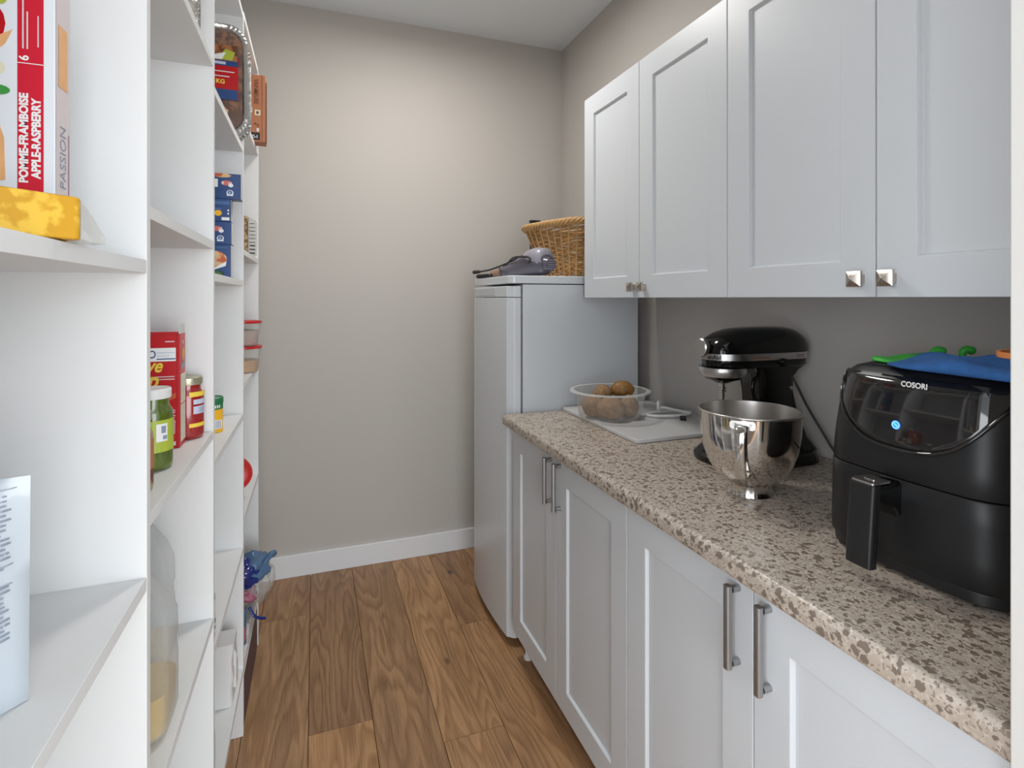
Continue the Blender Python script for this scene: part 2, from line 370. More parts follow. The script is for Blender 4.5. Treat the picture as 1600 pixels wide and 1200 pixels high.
# ---------------------------------------------------------------- room shell
XW = 1.36; XL = -0.53; YB = 2.86; ZH = 2.82; XS = -0.21; YF = 0.335
fl = struct('floor', bx(-2.2, 3.0, -2.7, YB, -0.05, -0.012), 'sub')
edges = [-0.216 + 0.1965*k for k in range(-2, 9)]
joints = {-2: [0.7, -1.1], -1: [1.9, -0.2], 0: [2.49, 0.55, -1.4], 1: [1.80, -0.25], 2: [0.95, -1.0], 3: [1.63, -0.35], 4: [2.19, 0.4], 5: [1.2, -0.9], 6: [2.0, 0.1], 7: [1.5, -0.5]}
tint = {(1,0): (0.80, 0.78, 0.78), (0,0): (0.92, 0.9, 0.88), (0,1): (0.97, 0.98, 0.98), (1,1): (1.12, 1.08, 1.0), (2,0): (0.90, 0.89, 0.86), (3,0): (1.13, 1.1, 1.02), (3,1): (1.05, 1.02, 0.98), (4,0): (0.88, 0.84, 0.8), (4,1): (1.04, 1.0, 0.95)}
for k in range(-2, 8):
    ys = [YB-0.002] + joints[k] + [-2.65]
    for i, (a, b_) in enumerate(zip(ys, ys[1:])):
        x0, x1 = edges[k+2], min(edges[k+3], XW)
        p = obj('plank', bx(-(x1-x0)/2+0.0006, (x1-x0)/2-0.0006, -(a-b_)/2+0.0006, (a-b_)/2-0.0006, -0.012, 0), 'wood', bevel=0.0012, seg=1)
        p.parent = fl; p.location = ((x0+x1)/2, (a+b_)/2, 0)
        p.color = (*tint.get((k, i), (1, 0.98, 0.95)), 1)
struct('wall_back', bx(XL-0.1, XW+0.1, YB, YB+0.1, 0, ZH), 'wall')
struct('wall_right', bx(XW, XW+0.1, YF-0.13, YB, 0, ZH), 'wall')
struct('wall_left', bx(XL-0.1, XL, YF-0.13, YB, 0, ZH), 'wall')
bm = BM(); box(bm, 0.675, XW, 0.205, YF, 0, ZH); box(bm, XL, -0.32, 0.205, YF, 0, ZH); box(bm, -0.32, 0.675, 0.205, YF, 2.1, ZH)
struct('wall_front', bm, 'wall')
struct('ceiling', bx(-2.2, 3.0, -2.7, YB+0.1, ZH, ZH+0.08), 'ceil')
bm = BM(); box(bm, 0.655, 0.675, 0.195, YF, 0, 2.1); box(bm, -0.32, -0.30, 0.195, YF, 0, 2.1); box(bm, -0.32, 0.675, 0.195, YF, 2.08, 2.1)
box(bm, 0.662, 0.74, 0.190, 0.205, 0, 2.16); box(bm, -0.385, -0.307, 0.190, 0.205, 0, 2.16)
struct('trim_1', bm, 'jamb', bevel=0.002)
# adjoining room behind the camera (lets the daylight in)
bm = BM(); box(bm, -2.2, -2.1, -2.7, 0.2, 0, ZH); struct('wall_hall_left', bm, 'trim')
bm = BM(); box(bm, 2.9, 3.0, -2.7, 0.2, 0, ZH); struct('wall_hall_right', bm, 'trim')
def bb(x0, x1, y0, y1, h=0.108):
    b = BM(); box(b, x0, x1, y0, y1, 0, h); return b
struct('baseboard_back', bb(XL, XW, YB-0.015, YB), 'trim', bevel=0.003)
struct('baseboard_left', bb(XL, XL+0.015, 2.37, YB-0.015), 'trim', bevel=0.003)
# added ceiling lamp, unseen above the frame, brightens back wall and floor
t = thing('added_ceiling_lamp', 'round white flush ceiling lamp added out of view to brighten the pantry', 'lamp', (0.42, 2.0, ZH))
bm = BM(); lathe(bm, [(0.19, 0), (0.19, -0.035), (0.175, -0.035)], (0.42, 2.0, ZH), cap1=False); obj('rim', bm, 'whitep', t, smooth='auto')
bm = BM(); lathe(bm, [(0.174, -0.030), (0.16, -0.048), (0.10, -0.055), (0.01, -0.058)], (0.42, 2.0, ZH)); obj('diffuser', bm, 'fillglow', t, smooth='auto')

# ---------------------------------------------------------------- shelving unit on the left wall
T = 0.016
su = thing('shelving_unit', 'tall white open shelving unit along the left wall', 'shelving', (XS-0.15, 1.35, 0))
UY = [YF+0.012, 0.848, 1.348, 1.875, 2.348]
for y in UY:
    obj('upright', bx(XL+0.006, XS, y-T/2, y+T/2, 0.0, 2.265), 'mel', su, bevel=0.0008, seg=1)
obj('back_panel', bx(XL, XL+0.005, UY[0], UY[-1], 0.0, 2.26), 'mel', su)
SH = [[2.265, 1.86, 1.421, 0.998, 0.60, 0.20], [2.265, 1.898, 1.496, 1.077, 0.665, 0.23],
      [2.265, 1.844, 1.426, 1.008, 0.590, 0.212], [2.275, 1.951, 1.525, 1.102, 0.677, 0.215]]
for i, hs in enumerate(SH):
    for z in hs:
        obj('shelf', bx(XL+0.006, XS-0.0005, UY[i]+T/2, UY[i+1]-T/2, z-0.018, z), 'mel', su, bevel=0.0008, seg=1)

# ---------------------------------------------------------------- cabinets
def door_mesh(x, y0, y1, z0, z1, stile=0.074, th=0.019, rec=0.008, sl=0.004):
    """shaker frame facing -X"""
    def rect(d, i): return [Vector((x+d, a, b)) for a, b in ((y0+i, z0+i), (y1-i, z0+i), (y1-i, z1-i), (y0+i, z1-i))]
    b = BM()
    rs = [rect(th, stile+sl), rect(th, 0), rect(0, 0), rect(0, stile), rect(rec, stile+sl)]
    rings(b, rs, loop=True)
    return b
def base_door(cab, y0, y1, hy, lab=None):
    d = obj('door', door_mesh(0.71, y0+0.0015, y1-0.0015, 0.105, 0.872), 'cab', cab, bevel=0.0012, seg=2)
    obj('door_panel', bx(0.7180, 0.728, y0+0.07, y1-0.07, 0.17, 0.81), 'cab', d)
    b = BM(); z0, z1 = 0.715, 0.862; r = 0.0062
    tube(b, spline([(0.712, hy, z0+0.008), (0.694, hy, z0+0.008)], 2), 0.0065, 12)
    tube(b, spline([(0.712, hy, z1-0.008), (0.694, hy, z1-0.008)], 2), 0.0065, 12)
    rings(b, [[(0.686+p[0], hy+p[1], z) for p in rrect(0.006, 0.0065, 0.0035, 3)] for z in (z0, z0+0.001, z1-0.001, z1)])
    obj('handle', b, 'nickel', d, smooth='auto')
def upper_door(cab, y0, y1, ky):
    d = obj('door', door_mesh(1.02, y0+0.0015, y1-0.0015, 1.372, 2.165), 'cab', cab, bevel=0.0012, seg=2)
    obj('door_panel', bx(1.0280, 1.038, y0+0.07, y1-0.07, 1.44, 2.10), 'cab', d)
    b = BM(); kz = 1.408; s = 0.0155
    rings(b, [[(x, ky+a*q, kz+c*q) for a, c in ((-1,-1), (1,-1), (1,1), (-1,1))] for x, q in ((1.021, 0.009), (1.006, 0.009), (1.004, s), (0.999, s), (0.990, 0.0006))])
    obj('knob', b, 'pewter', d, bevel=0.0006, seg=1)
yd = [YF+0.002, 0.727, 1.127, 1.538, 1.925]
for i, (a, c, who) in enumerate(((0, 2, 'white two-door base cabinet nearest the camera, under the air fryer'), (2, 4, 'white two-door base cabinet beside the fridge, its two handles close together'))):
    cab = thing('base_cabinet', who, 'cabinet', (1.03, (yd[a]+yd[c])/2, 0), group='white base cabinets under the counter')
    b = BM(); box(b, 0.7305, XW-0.002, yd[a], yd[c], 0.10, 0.878)
    obj('carcass', b, 'cab', cab, bevel=0.001, seg=1)
    obj('toe_kick', bx(0.80, 0.815, yd[a]+0.01, yd[c]-0.01, 0.0, 0.10), 'cab', cab)
    for yy in (yd[a]+0.04, yd[c]-0.025):
        b = BM(); lathe(b, [(0.017, 0), (0.017, 0.012), (0.011, 0.016), (0.011, 0.10)], (0.762, yy, 0), 16); obj('leg', b, 'whitep', cab, smooth='auto')
    base_door(cab, yd[a], yd[a+1], yd[a+1]-0.035); base_door(cab, yd[a+1], yd[c], yd[a+1]+0.035)
yu = [YF+0.002, 0.735, 1.135, 1.545, 1.935]
for i, (a, c, who) in enumerate(((0, 2, 'white wall cabinet with two shaker doors above the mixer and air fryer'), (2, 4, 'white wall cabinet with two shaker doors next to the wicker basket'))):
    cab = thing('wall_cabinet', who, 'cabinet', (1.19, (yu[a]+yu[c])/2, 1.375), group='white wall cabinets above the counter')
    obj('carcass', bx(1.0405, XW-0.002, yu[a], yu[c], 1.376, 2.163), 'cab', cab, bevel=0.001, seg=1)
    upper_door(cab, yu[a], yu[a+1], yu[a+1]-0.031); upper_door(cab, yu[a+1], yu[c], yu[a+1]+0.031)

# worktop with a rolled front edge
b = BM(); prof = []
for k in range(7):
    a = PI/2*k/6; prof.append((0.68+0.013-0.013*math.sin(a), 0.92-0.013+0.013*math.cos(a)))
for k in range(5):
    a = PI/2*k/4; prof.append((0.68+0.008-0.008*math.cos(a), 0.882+0.008-0.008*math.sin(a)))
prof += [(XW-0.002, 0.882), (XW-0.002, 0.92)]
ct = BM(); rings(ct, [[(x, y, z) for x, z in prof] for y in (YF+0.002, 1.963)])
o = obj('countertop', ct, 'granite', smooth='auto', ang=50); tag(o, 'beige speckled laminate worktop with a rounded front edge over the base cabinets', 'countertop')

# ---------------------------------------------------------------- fridge
fr = thing('refrigerator', 'white single-door fridge standing in the back corner', 'fridge', (1.03, 2.23, 0))
FY0, FY1, FX = 1.975, 2.48, 0.77
obj('body', bx(FX, 1.30, FY0, FY1, 0.03, 1.425), 'fridge', fr, bevel=0.004)
b = BM()
for zz, ins in ((0, 0),):
    out = [(0.712+0.03-0.03*math.cos(a), FY0+0.03-0.03*math.sin(a)) for a in [PI/2*k/6 for k in range(7)]]
    out = out + [(1.30, FY0), (1.30, FY1)] + [(0.712+0.03-0.03*math.sin(a), FY1-0.03+0.03*math.cos(a)) for a in [PI/2*k/6 for k in range(7)]]
    rings(b, [[(x, y, z) for x, y in out] for z in (1.428, 1.46)])
obj('top_cover', b, 'fridge', fr, bevel=0.004, smooth='auto')
# door: bowed front
def door_out(x0=0.708, x1=0.762, y0=FY0, y1=FY1, bow=0.016, r=0.022):
    pts = []
    N = 22
    for k in range(N+1):
        u = k/N; y = y0 + (y1-y0)*u
        e = min(y-y0, y1-y); xr = (r - math.sqrt(max(0, r*r-(r-e)**2))) if e < r else 0
        pts.append((x0 + bow*(2*u-1)**2 - 0.012 + xr, y))
    return pts + [(x1, y1), (x1, y0)]
b = BM(); rings(b, [[(x, y, z) for x, y in door_out()] for z in (0.035, 1.372)])
d = obj('door', b, 'fridge', fr, bevel=0.003, smooth='auto', ang=30)
b = BM(); rings(b, [[(x, y, z) for x, y in door_out(0.7085)] for z in (1.374, 1.418)])
obj('door_top_strip', b, 'fridge', fr, bevel=0.003, smooth='auto', ang=30)
gp = []
b = BM()
ys_ = [FY0+0.13+0.30*k/8 for k in range(9)]
gx = lambda y: 0.7085 - 0.012 + 0.016*(2*(y-FY0)/(FY1-FY0)-1)**2
vr = [[(gx(y)-0.0015, y, 1.382), (gx(y)+0.004, y, 1.380), (gx(y)+0.004, y, 1.414), (gx(y)-0.0015, y, 1.412)] for y in ys_]
rings(b, vr); obj('handle_recess', b, 'fridgegrey', d)
F = Face((gx(2.25)-0.0016, 2.285, 1.393), (0,-1,0), (0,0,1))
letters('Danby', 0.012, 'fridgegrey', fr, F, 0, 0, name='badge') if False else None
obj('gasket', bx(0.7625, 0.7695, FY0+0.012, FY1-0.012, 0.05, 1.41), 'gasket', fr)
for yy in (FY0+0.03, FY1-0.03):
    for xx in (0.79, 1.27):
        b = BM(); lathe(b, [(0.018, 0), (0.018, 0.03)], (xx, yy, 0), 12); obj('foot', b, 'whitep', fr, smooth='auto')
b = BM(); lathe(b, [(0.007, 0), (0.007, 0.006)], (0, 0, 0), 10, M4=Matrix.Translation((0.735, FY0-0.001, 1.452)) @ Matrix.Rotation(PI/2, 4, 'X')); b.free()

# ---------------------------------------------------------------- wicker basket on the fridge
bk = thing('wicker_basket', 'honey coloured wicker basket with a thick braided rim on top of the fridge', 'basket', (1.105, 2.203, 1.46), math.radians(17))
BH = 0.235
def bring(z, wob=0):
    f = z/BH; e = 0.088*f**1.1
    return 0.098+e*0.72, 0.135+e
def bpt(s, z, off=0):
    hx, hy = bring(z); pts = PT[0]
    # superellipse-ish outline by angle
    a = 2*PI*s; n = 3.2; c_, s_ = math.cos(a), math.sin(a)
    rx, ry = hx+off, hy+off
    return Vector((rx*math.copysign(abs(c_)**(2/n), c_), ry*math.copysign(abs(s_)**(2/n), s_), z))
PT = [None]
# even spacing along the outline
samp = [bpt(i/2000, BH/2) for i in range(2001)]; cum = [0]
for p, q in zip(samp, samp[1:]): cum.append(cum[-1] + (q-p).length)
def even(u):
    u = (u % 1.0)*cum[-1]; lo, hi = 0, 2000
    while hi-lo > 1:
        m_ = (lo+hi)//2
        if cum[m_] <= u: lo = m_
        else: hi = m_
    return (lo + (u-cum[lo])/max(1e-9, cum[hi]-cum[lo]))/2000
NS = 30
b = BM()
for k in range(NS):
    s = even(k/NS)
    tube(b, [bpt(s, z, 0.0065) for z in [0.004 + (BH-0.01)*j/8 for j in range(9)]], 0.0036, 6)
tag(obj('stakes', b, 'wickerp', bk, world=False, smooth=True), kind='stuff')
b = BM(); rows = 22; rnd = random.Random(3)
for r_ in range(rows):
    z = 0.008 + (BH-0.022)*r_/(rows-1); ph = (r_ % 2)*PI
    pts = []
    for j in range(NS*4):
        u = j/(NS*4); s = even(u)
        pts.append(bpt(s, z + 0.0022*math.sin(u*40+r_*2.1) + rnd.uniform(-.0008, .0008), -0.001+0.0042*math.cos(2*PI*u*NS/2 + ph)))
    tube(b, pts, 0.0046, 6, loop=True, flat=0.9)
tag(obj('weave', b, 'wicker', bk, world=False, smooth=True), kind='stuff')
b = BM()
for st in range(5):
    pts = []
    for j in range(260):
        u = j/260; s = even(u); a = 2*PI*(u*13 + st/5)
        pts.append(bpt(s, BH-0.004 + 0.011*math.sin(a), 0.006+0.010*math.cos(a)))
    tube(b, pts, 0.0062, 6, loop=True)
obj('rim', b, 'wickerp', bk, world=False, smooth=True)
b = BM(); rings(b, [[bpt(even(k/40), 0.004, -0.004+0*q) + Vector((0,0,q)) for k in range(40)] for q in (0, 0.005)])
obj('base', b, 'wicker', bk, world=False)
t = thing('dark_box', 'small dark box standing upright behind the wicker basket rim', 'box', (1.038, 2.464, 1.46))
obj('shell', bx(1.002, 1.052, 2.462, 2.480, 1.4605, 1.744), 'cord', t, bevel=0.003)
obj('lid', bx(1.000, 1.054, 2.460, 2.482, 1.7445, 1.757), 'blackm', t, bevel=0.002)

# handheld grey purple appliance with wrapped cord
ap = thing('handheld_appliance', 'grey purple handheld appliance with black wrapped cord on the fridge front edge', 'appliance', (0.86, 2.10, 1.46))
def sect(c, d, hy, hz, n=20, e=2.4):
    """section perpendicular to horizontal direction d"""
    d = Vector(d).normalized(); s = Vector((-d.y, d.x, 0)); out = []
    for k in range(n):
        a = 2*PI*k/n; ca, sa = math.cos(a), math.sin(a)
        out.append(Vector(c) + s*hy*math.copysign(abs(ca)**(2/e), ca) + Vector((0,0,1))*hz*math.copysign(abs(sa)**(2/e), sa))
    return out
dd = Vector((0.40, -0.916, 0)).normalized(); base_ = Vector((0.905, 2.035, 1.46))
def ax(l, z): q = base_ - dd*l; return Vector((q.x, q.y, 1.46+z))
b = BM(); secs = [(0.0, 0.052, 0.040, 0.034), (0.012, 0.056, 0.047, 0.048), (0.05, 0.061, 0.050, 0.056), (0.10, 0.056, 0.048, 0.052), (0.16, 0.044, 0.040, 0.041), (0.22, 0.033, 0.031, 0.030), (0.275, 0.026, 0.024, 0.022), (0.285, 0.026, 0.018, 0.016)]
rings(b, [sect(ax(l, z), dd, hy, hz) for l, z, hy, hz in secs]); obj('housing', b, 'mauve', ap, smooth='auto', ang=50)
b = BM(); rings(b, [sect(ax(l, z), dd, hy, hz) for l, z, hy, hz in ((0.004, 0.066, 0.043, 0.043), (0.014, 0.070, 0.049, 0.0485), (0.05, 0.074, 0.0508, 0.050), (0.085, 0.075, 0.047, 0.043), (0.115, 0.073, 0.038, 0.034))]); obj('side_shell', b, 'mauvel', ap, smooth='auto', ang=50)
b = BM(); rings(b, [sect(ax(l, z), dd, hy, hz) for l, z, hy, hz in ((-0.018, 0.05, 0.030, 0.026), (-0.001, 0.05, 0.036, 0.031))]); obj('vent_cap', b, 'mauve', ap, smooth='auto')
for i in range(5):
    b = BM(); q = ax(-0.019, 0.031+0.009*i); s = Vector((-dd.y, dd.x, 0)); tube(b, [q-s*0.024, q+s*0.024], 0.0016, 5); obj('vent_slat', b, 'mauvel', ap)
b = BM(); rings(b, [sect(ax(l, z), dd, hy, hz) for l, z, hy, hz in ((0.275, 0.026, 0.023, 0.020), (0.31, 0.024, 0.018, 0.016), (0.345, 0.021, 0.017, 0.015))]); obj('nozzle', b, 'tan', ap, smooth='auto')
side = Vector((-0.916, -0.40, 0))
def sp(l, z, o_): return ax(l, z) + side*o_
b = BM(); tube(b, spline([sp(0.28, 0.045, 0.0), sp(0.22, 0.066, 0.02), sp(0.16, 0.083, 0.046), sp(0.10, 0.084, 0.054), sp(0.055, 0.079, 0.059), sp(0.045, 0.066, 0.060), sp(0.055, 0.056, 0.060)], 8), 0.0045, 8); obj('cord', b, 'cord', ap, smooth=True)
b = BM(); tube(b, spline([sp(0.06, 0.110, 0.0), sp(0.14, 0.095, 0.004), sp(0.25, 0.066, 0.0), sp(0.36, 0.042, 0.0), sp(0.43, 0.034, 0.01)], 8), 0.004, 8); obj('cord', b, 'cord', ap, smooth=True)
b = BM(); tube(b, spline([sp(0.30, 0.052, 0.0), sp(0.26, 0.03, 0.03), sp(0.235, 0.008, 0.045)], 6), 0.0035, 8); obj('cord_tie', b, 'cord', ap, smooth=True)
b = BM(); tube(b, [sp(0.415, 0.035, 0.01), sp(0.43, 0.034, 0.01), sp(0.465, 0.033, 0.012), sp(0.47, 0.033, 0.012)], [0.004, 0.008, 0.009, 0.005], 10); obj('plug', b, 'cord', ap, smooth=True)
b = BM(); tube(b, [sp(0.33, 0.014, 0.02), sp(0.345, 0.012, 0.022), sp(0.41, 0.011, 0.03), sp(0.42, 0.011, 0.031)], [0.008, 0.0105, 0.0105, 0.006], 10); obj('power_plug', b, 'blackm', ap, smooth=True)

# ---------------------------------------------------------------- cutting board, tub, potatoes, peeler
b = BM(); rings(b, [[(x, y, z) for x, y in rrect(0.205, 0.268, 0.012, 4, 1.135, 1.69)] for z in (0.9205, 0.933)])
tag(obj('cutting_board', b, 'board', bevel=0.003, smooth='auto'), 'white plastic cutting board lying on the worktop under the potato tub', 'cutting board')
tb = thing('plastic_tub', 'clear round plastic tub full of potatoes on the cutting board', 'container', (1.02, 1.735, 0.9335))
b = BM(); c0 = (1.02, 1.735, 0.9335)
lathe(b, [(0.02, 0.001), (0.100, 0.001), (0.112, 0.008), (0.130, 0.098), (0.131, 0.100)], c0, 48, cap1=False)
obj('bowl', b, 'tub', tb, smooth='auto', ang=60)
b = BM(); lathe(b, [(0.1305, 0.099), (0.146, 0.100), (0.148, 0.096), (0.1465, 0.096)], c0, 48, cap0=False, cap1=False); obj('rim', b, 'tubrim', tb, smooth='auto', ang=60)
b = BM(); tube(b, [(c0[0]+0.1325*math.cos(a), c0[1]+0.1325*math.sin(a), c0[2]+0.0995) for a in [2*PI*k/64 for k in range(64)]], 0.0014, 6, loop=True); obj('inner_lip', b, 'tubrim', tb, smooth=True)
def potato(name, loc, r, rot, m, label, seed):
    bm = BM(); bmesh.ops.create_icosphere(bm, subdivisions=4, radius=1)
    R = Matrix.Rotation(rot[2], 4, 'Z') @ Matrix.Rotation(rot[1], 4, 'Y') @ Matrix.Rotation(rot[0], 4, 'X')
    for v in bm.verts:
        n_ = noise.noise(v.co*1.3 + Vector((seed, 0, 0)))*0.13 + noise.noise(v.co*5 + Vector((seed, 3, 0)))*0.018
        q = v.co*(1+n_); v.co = R @ Vector((q.x*r[0], q.y*r[1], q.z*r[2]))
    zmin = min(v.co.z for v in bm.verts)
    o = obj(name, bm, m, smooth=True); o.location = loc
    return tag(o, label, 'potato', 'potatoes in the clear tub')
pots = [((0.956, 1.745, 0.978), (0.044, 0.036, 0.041), (0, .2, 2.0), 'potato', 'brown potato at the left end of the tub, front row'),
        ((0.989, 1.676, 0.978), (0.051, 0.036, 0.041), (.1, 0, -.55), 'potato', 'largest brown potato in the front middle of the tub'),
        ((1.068, 1.684, 0.978), (0.038, 0.035, 0.041), (0, 0, .5), 'potato', 'round brown potato at the right end of the tub, front row'),
        ((1.005, 1.806, 0.976), (0.042, 0.034, 0.036), (0, .1, .2), 'potato', 'brown potato at the back left of the tub near the fridge'),
        ((0.998, 1.748, 1.020), (0.040, 0.033, 0.032), (0, 0, .3), 'potato', 'brown potato lying left of the golden one on the pile'),
        ((1.071, 1.730, 1.032), (0.044, 0.034, 0.031), (0, .12, -.5), 'yam', 'glossy golden brown potato lying on top of the pile'),
        ((1.090, 1.772, 0.972), (0.036, 0.033, 0.036), (0, 0, 1.2), 'potato', 'brown potato at the back right under the golden one')]
for i, (l, r, ro, m, lab) in enumerate(pots): potato('potato', l, r, ro, m, lab, i*3.7)
pe = thing('white_peeler', 'white looped kitchen tool with a black tip lying on the cutting board', 'kitchen tool', (1.25, 1.66, 0.9335))
b = BM(); tube(b, [Vector((1.232+0.075*math.cos(a)+0.02*math.sin(a), 1.672+0.036*math.sin(a)-0.03*math.cos(a), 0.942+0.004*math.cos(a))) for a in [2*PI*k/28 for k in range(28)]], 0.0068, 8, loop=True, flat=0.8)
obj('loop_handle', b, 'whitep', pe, smooth=True)
b = BM(); tube(b, spline([(1.205, 1.70, 0.955), (1.222, 1.69, 0.962), (1.25, 1.665, 0.957), (1.29, 1.62, 0.949)], 5), 0.008, 8, flat=0.7); obj('crossbar', b, 'whitep', pe, smooth=True)
b = BM(); tube(b, spline([(1.228, 1.71, 0.945), (1.222, 1.712, 0.972), (1.206, 1.70, 0.980), (1.20, 1.69, 0.955)], 5), 0.006, 8); obj('clip', b, 'whitep', pe, smooth=True)
b = BM(); tube(b, [(1.228, 1.600, 0.941), (1.246, 1.590, 0.941)], 0.0078, 8); obj('tip', b, 'blackp', pe, smooth='auto')['label'] = 'black tip'

# ---------------------------------------------------------------- stand mixer
mx = thing('stand_mixer', 'black stand mixer with a silver band against the wall behind the steel bowl', 'mixer', (1.16, 1.19, 0.92))
YM = 1.19
def msec(x, hy, zt, zb, n=28, e=2.6):
    out = []; zc, hz = (zt+zb)/2, (zt-zb)/2
    for k in range(n):
        a = 2*PI*k/n; ca, sa = math.cos(a), math.sin(a)
        out.append(Vector((x, YM + hy*math.copysign(abs(ca)**(2/e), ca), zc + hz*math.copysign(abs(sa)**(2/e), sa))))
    return out
def head_half(x):  # half width, top z
    pass
H = [(0.998, 0.030, 1.238), (1.004, 0.045, 1.250), (1.020, 0.056, 1.264), (1.045, 0.063, 1.277), (1.08, 0.067, 1.286), (1.13, 0.069, 1.290), (1.20, 0.070, 1.291), (1.25, 0.068, 1.290), (1.28, 0.064, 1.285), (1.305, 0.056, 1.272), (1.322, 0.044, 1.254), (1.332, 0.030, 1.238)]
def upsec(x, hy, zt, zb, n=18):
    """flat-bottomed dome"""
    out = []
    for k in range(n+1):
        a = PI*k/n; ca, sa = math.cos(a), math.sin(a)
        out.append(Vector((x, YM + hy*math.copysign(abs(ca)**0.72, ca), zb + (zt-zb)*sa**0.85)))
    return out
b = BM(); rings(b, [upsec(x, hy, zt, 1.2215) for x, hy, zt in H]); obj('head', b, 'black', mx, smooth='auto', ang=40)
def plan(grow, x0=1.0, x1=1.327):
    """head outline seen from above"""
    pts = []
    L_ = x1-x0; N = 26
    for k in range(N+1):
        u = k/N; x = x0 + L_*(0.5-0.5*math.cos(PI*u)); e_ = min((x-x0)/0.085, (x1-x)/0.07, 1)
        hy = 0.069*math.sqrt(max(0, 1-(1-e_)**2)) + grow; pts.append((x, hy))
    return [(x, YM-h) for x, h in pts] + [(x, YM+h) for x, h in pts[::-1]]
b = BM(); rings(b, [[(x, y, z) for x, y in plan(0.0015)] for z in (1.203, 1.2215)]); obj('trim_band', b, 'satin', mx, smooth='auto', bevel=0.001)
b = BM(); rings(b, [[(x, y, z) for x, y in plan(g)] for z, g in ((1.182, -0.006), (1.188, 0.0), (1.203, 0.0))]); obj('underbody', b, 'black', mx, smooth='auto', ang=50)
# letters on the band, wrapping round the nose
FB = Face((1.022, YM-0.062, 1.2075), (0.97, -0.22, 0), (0,0,1))
class Wrap:
    """print that follows the band round the nose; x = arc length, 0 at the nose"""
    def __init__(s, z):
        s.z = z; pl = [Vector((x, y, 0)) for x, y in plan(0.0022)]; h = len(pl)//2
        s.pts = pl[:h]; s.cum = [0]   # nose -> along the near (-Y) side
        s.pts = [Vector((s.pts[0].x, YM, 0))] + s.pts
        for p, q in zip(s.pts, s.pts[1:]): s.cum.append(s.cum[-1] + (q-p).length)
    def p(s, x, y, d=0):
        f = abs(x); k = 0
        while k < len(s.cum)-2 and s.cum[k+1] < f: k += 1
        q = s.pts[k].lerp(s.pts[k+1], (f-s.cum[k])/max(1e-9, s.cum[k+1]-s.cum[k]))
        if x < 0: q = Vector((q.x, 2*YM-q.y, 0))
        return Vector((q.x, q.y, s.z+y))
letters('KitchenAid', 0.0165, 'blackp', mx, Wrap(1.2062), -0.030, 0, sx=0.98, bold=0.0006)
Fb = Face((1.0, YM-0.0705, 1.203), (1,0,0), (0,0,1))
def bandp(bm):
    Fb.rect(bm, 0.087, 0.006, 0.15, 0.0085, 0, 0.0005); Fb.rect(bm, 0.087, 0.0018, 0.16, 0.0028, 1, 0.0005); Fb.rect(bm, 0.245, 0.010, 0.272, 0.0125, 0, 0.0004); Fb.rect(bm, 0.245, 0.005, 0.275, 0.0065, 0, 0.0004)
printing(bandp, ['kraftd', 'kraft'], mx)['kind'] = 'stuff'
b = BM(); RX = Matrix.Translation((0.998, YM, 1.238)) @ Matrix.Rotation(-PI/2, 4, 'Y')
lathe(b, [(0.017, -0.03), (0.017, 0.004), (0.021, 0.006)], (0,0,0), 24, M4=RX); obj('hub', b, 'black', mx, smooth='auto')
b = BM(); lathe(b, [(0.022, 0.006), (0.024, 0.008), (0.024, 0.018), (0.021, 0.021)], (0,0,0), 28, M4=RX); obj('hub_cover', b, 'satin', mx, smooth='auto')
b = BM(); tube(b, spline([(1.018, YM-0.05, 1.243), (1.014, YM-0.066, 1.243)], 2), 0.007, 12); tube(b, [(1.014, YM-0.064, 1.243), (1.013, YM-0.078, 1.243)], [0.011, 0.012], 14); obj('hub_knob', b, 'black', mx, smooth='auto')
b = BM(); cx = 1.055
lathe(b, [(0.062, 0.0), (0.060, -0.006), (0.057, -0.008)], (cx, YM, 1.184), 36); obj('collar', b, 'black', mx, smooth='auto')
b = BM(); lathe(b, [(0.064, 0.0), (0.065, -0.004), (0.064, -0.019), (0.060, -0.024)], (cx, YM, 1.182), 36); obj('planetary_ring', b, 'satin', mx, smooth='auto')
b = BM(); lathe(b, [(0.056, 0.0), (0.045, -0.010), (0.028, -0.015), (0.02, -0.020), (0.012, -0.022)], (cx, YM, 1.159), 32); obj('planetary', b, 'black', mx, smooth='auto')
b = BM(); lathe(b, [(0.0075, 0.0), (0.0075, -0.012), (0.011, -0.013), (0.011, -0.016), (0.0075, -0.017), (0.0075, -0.020), (0.0105, -0.021), (0.0105, -0.024), (0.0065, -0.026), (0.0065, -0.044), (0.005, -0.046)], (cx-0.003, YM, 1.138), 20); obj('shaft', b, 'steel', mx, smooth='auto')
# neck / pedestal
b = BM(); rs = []
for z, x0, x1, hy in ((0.945, 1.135, 1.335, 0.070), (0.98, 1.150, 1.315, 0.055), (1.05, 1.155, 1.290, 0.046), (1.11, 1.150, 1.272, 0.046), (1.15, 1.145, 1.268, 0.050), (1.172, 1.130, 1.285, 0.056), (1.188, 1.12, 1.31, 0.060)):
    rs.append([(x, y, z) for x, y in rrect((x1-x0)/2, hy, 0.022, 5, (x0+x1)/2, YM)])
rings(b, rs); obj('pedestal', b, 'black', mx, smooth='auto', ang=50)
b = BM(); rs = []
for z, x0, x1, hy in ((0.921, 1.00, 1.338, 0.112), (0.935, 0.998, 1.338, 0.112), (0.948, 1.01, 1.334, 0.104)):
    rs.append([(x, y, z) for x, y in rrect((x1-x0)/2, hy, 0.09, 8, (x0+x1)/2, YM)])
rings(b, rs); obj('base', b, 'black', mx, smooth='auto', ang=60, bevel=0.003)
b = BM(); tube(b, spline([(1.165, YM-0.035, 1.152), (1.135, YM-0.036, 1.150), (1.122, YM-0.037, 1.13), (1.125, YM-0.037, 1.10), (1.142, YM-0.036, 1.08)], 6), 0.006, 8); obj('bowl_clamp_lever', b, 'black', mx, smooth=True)
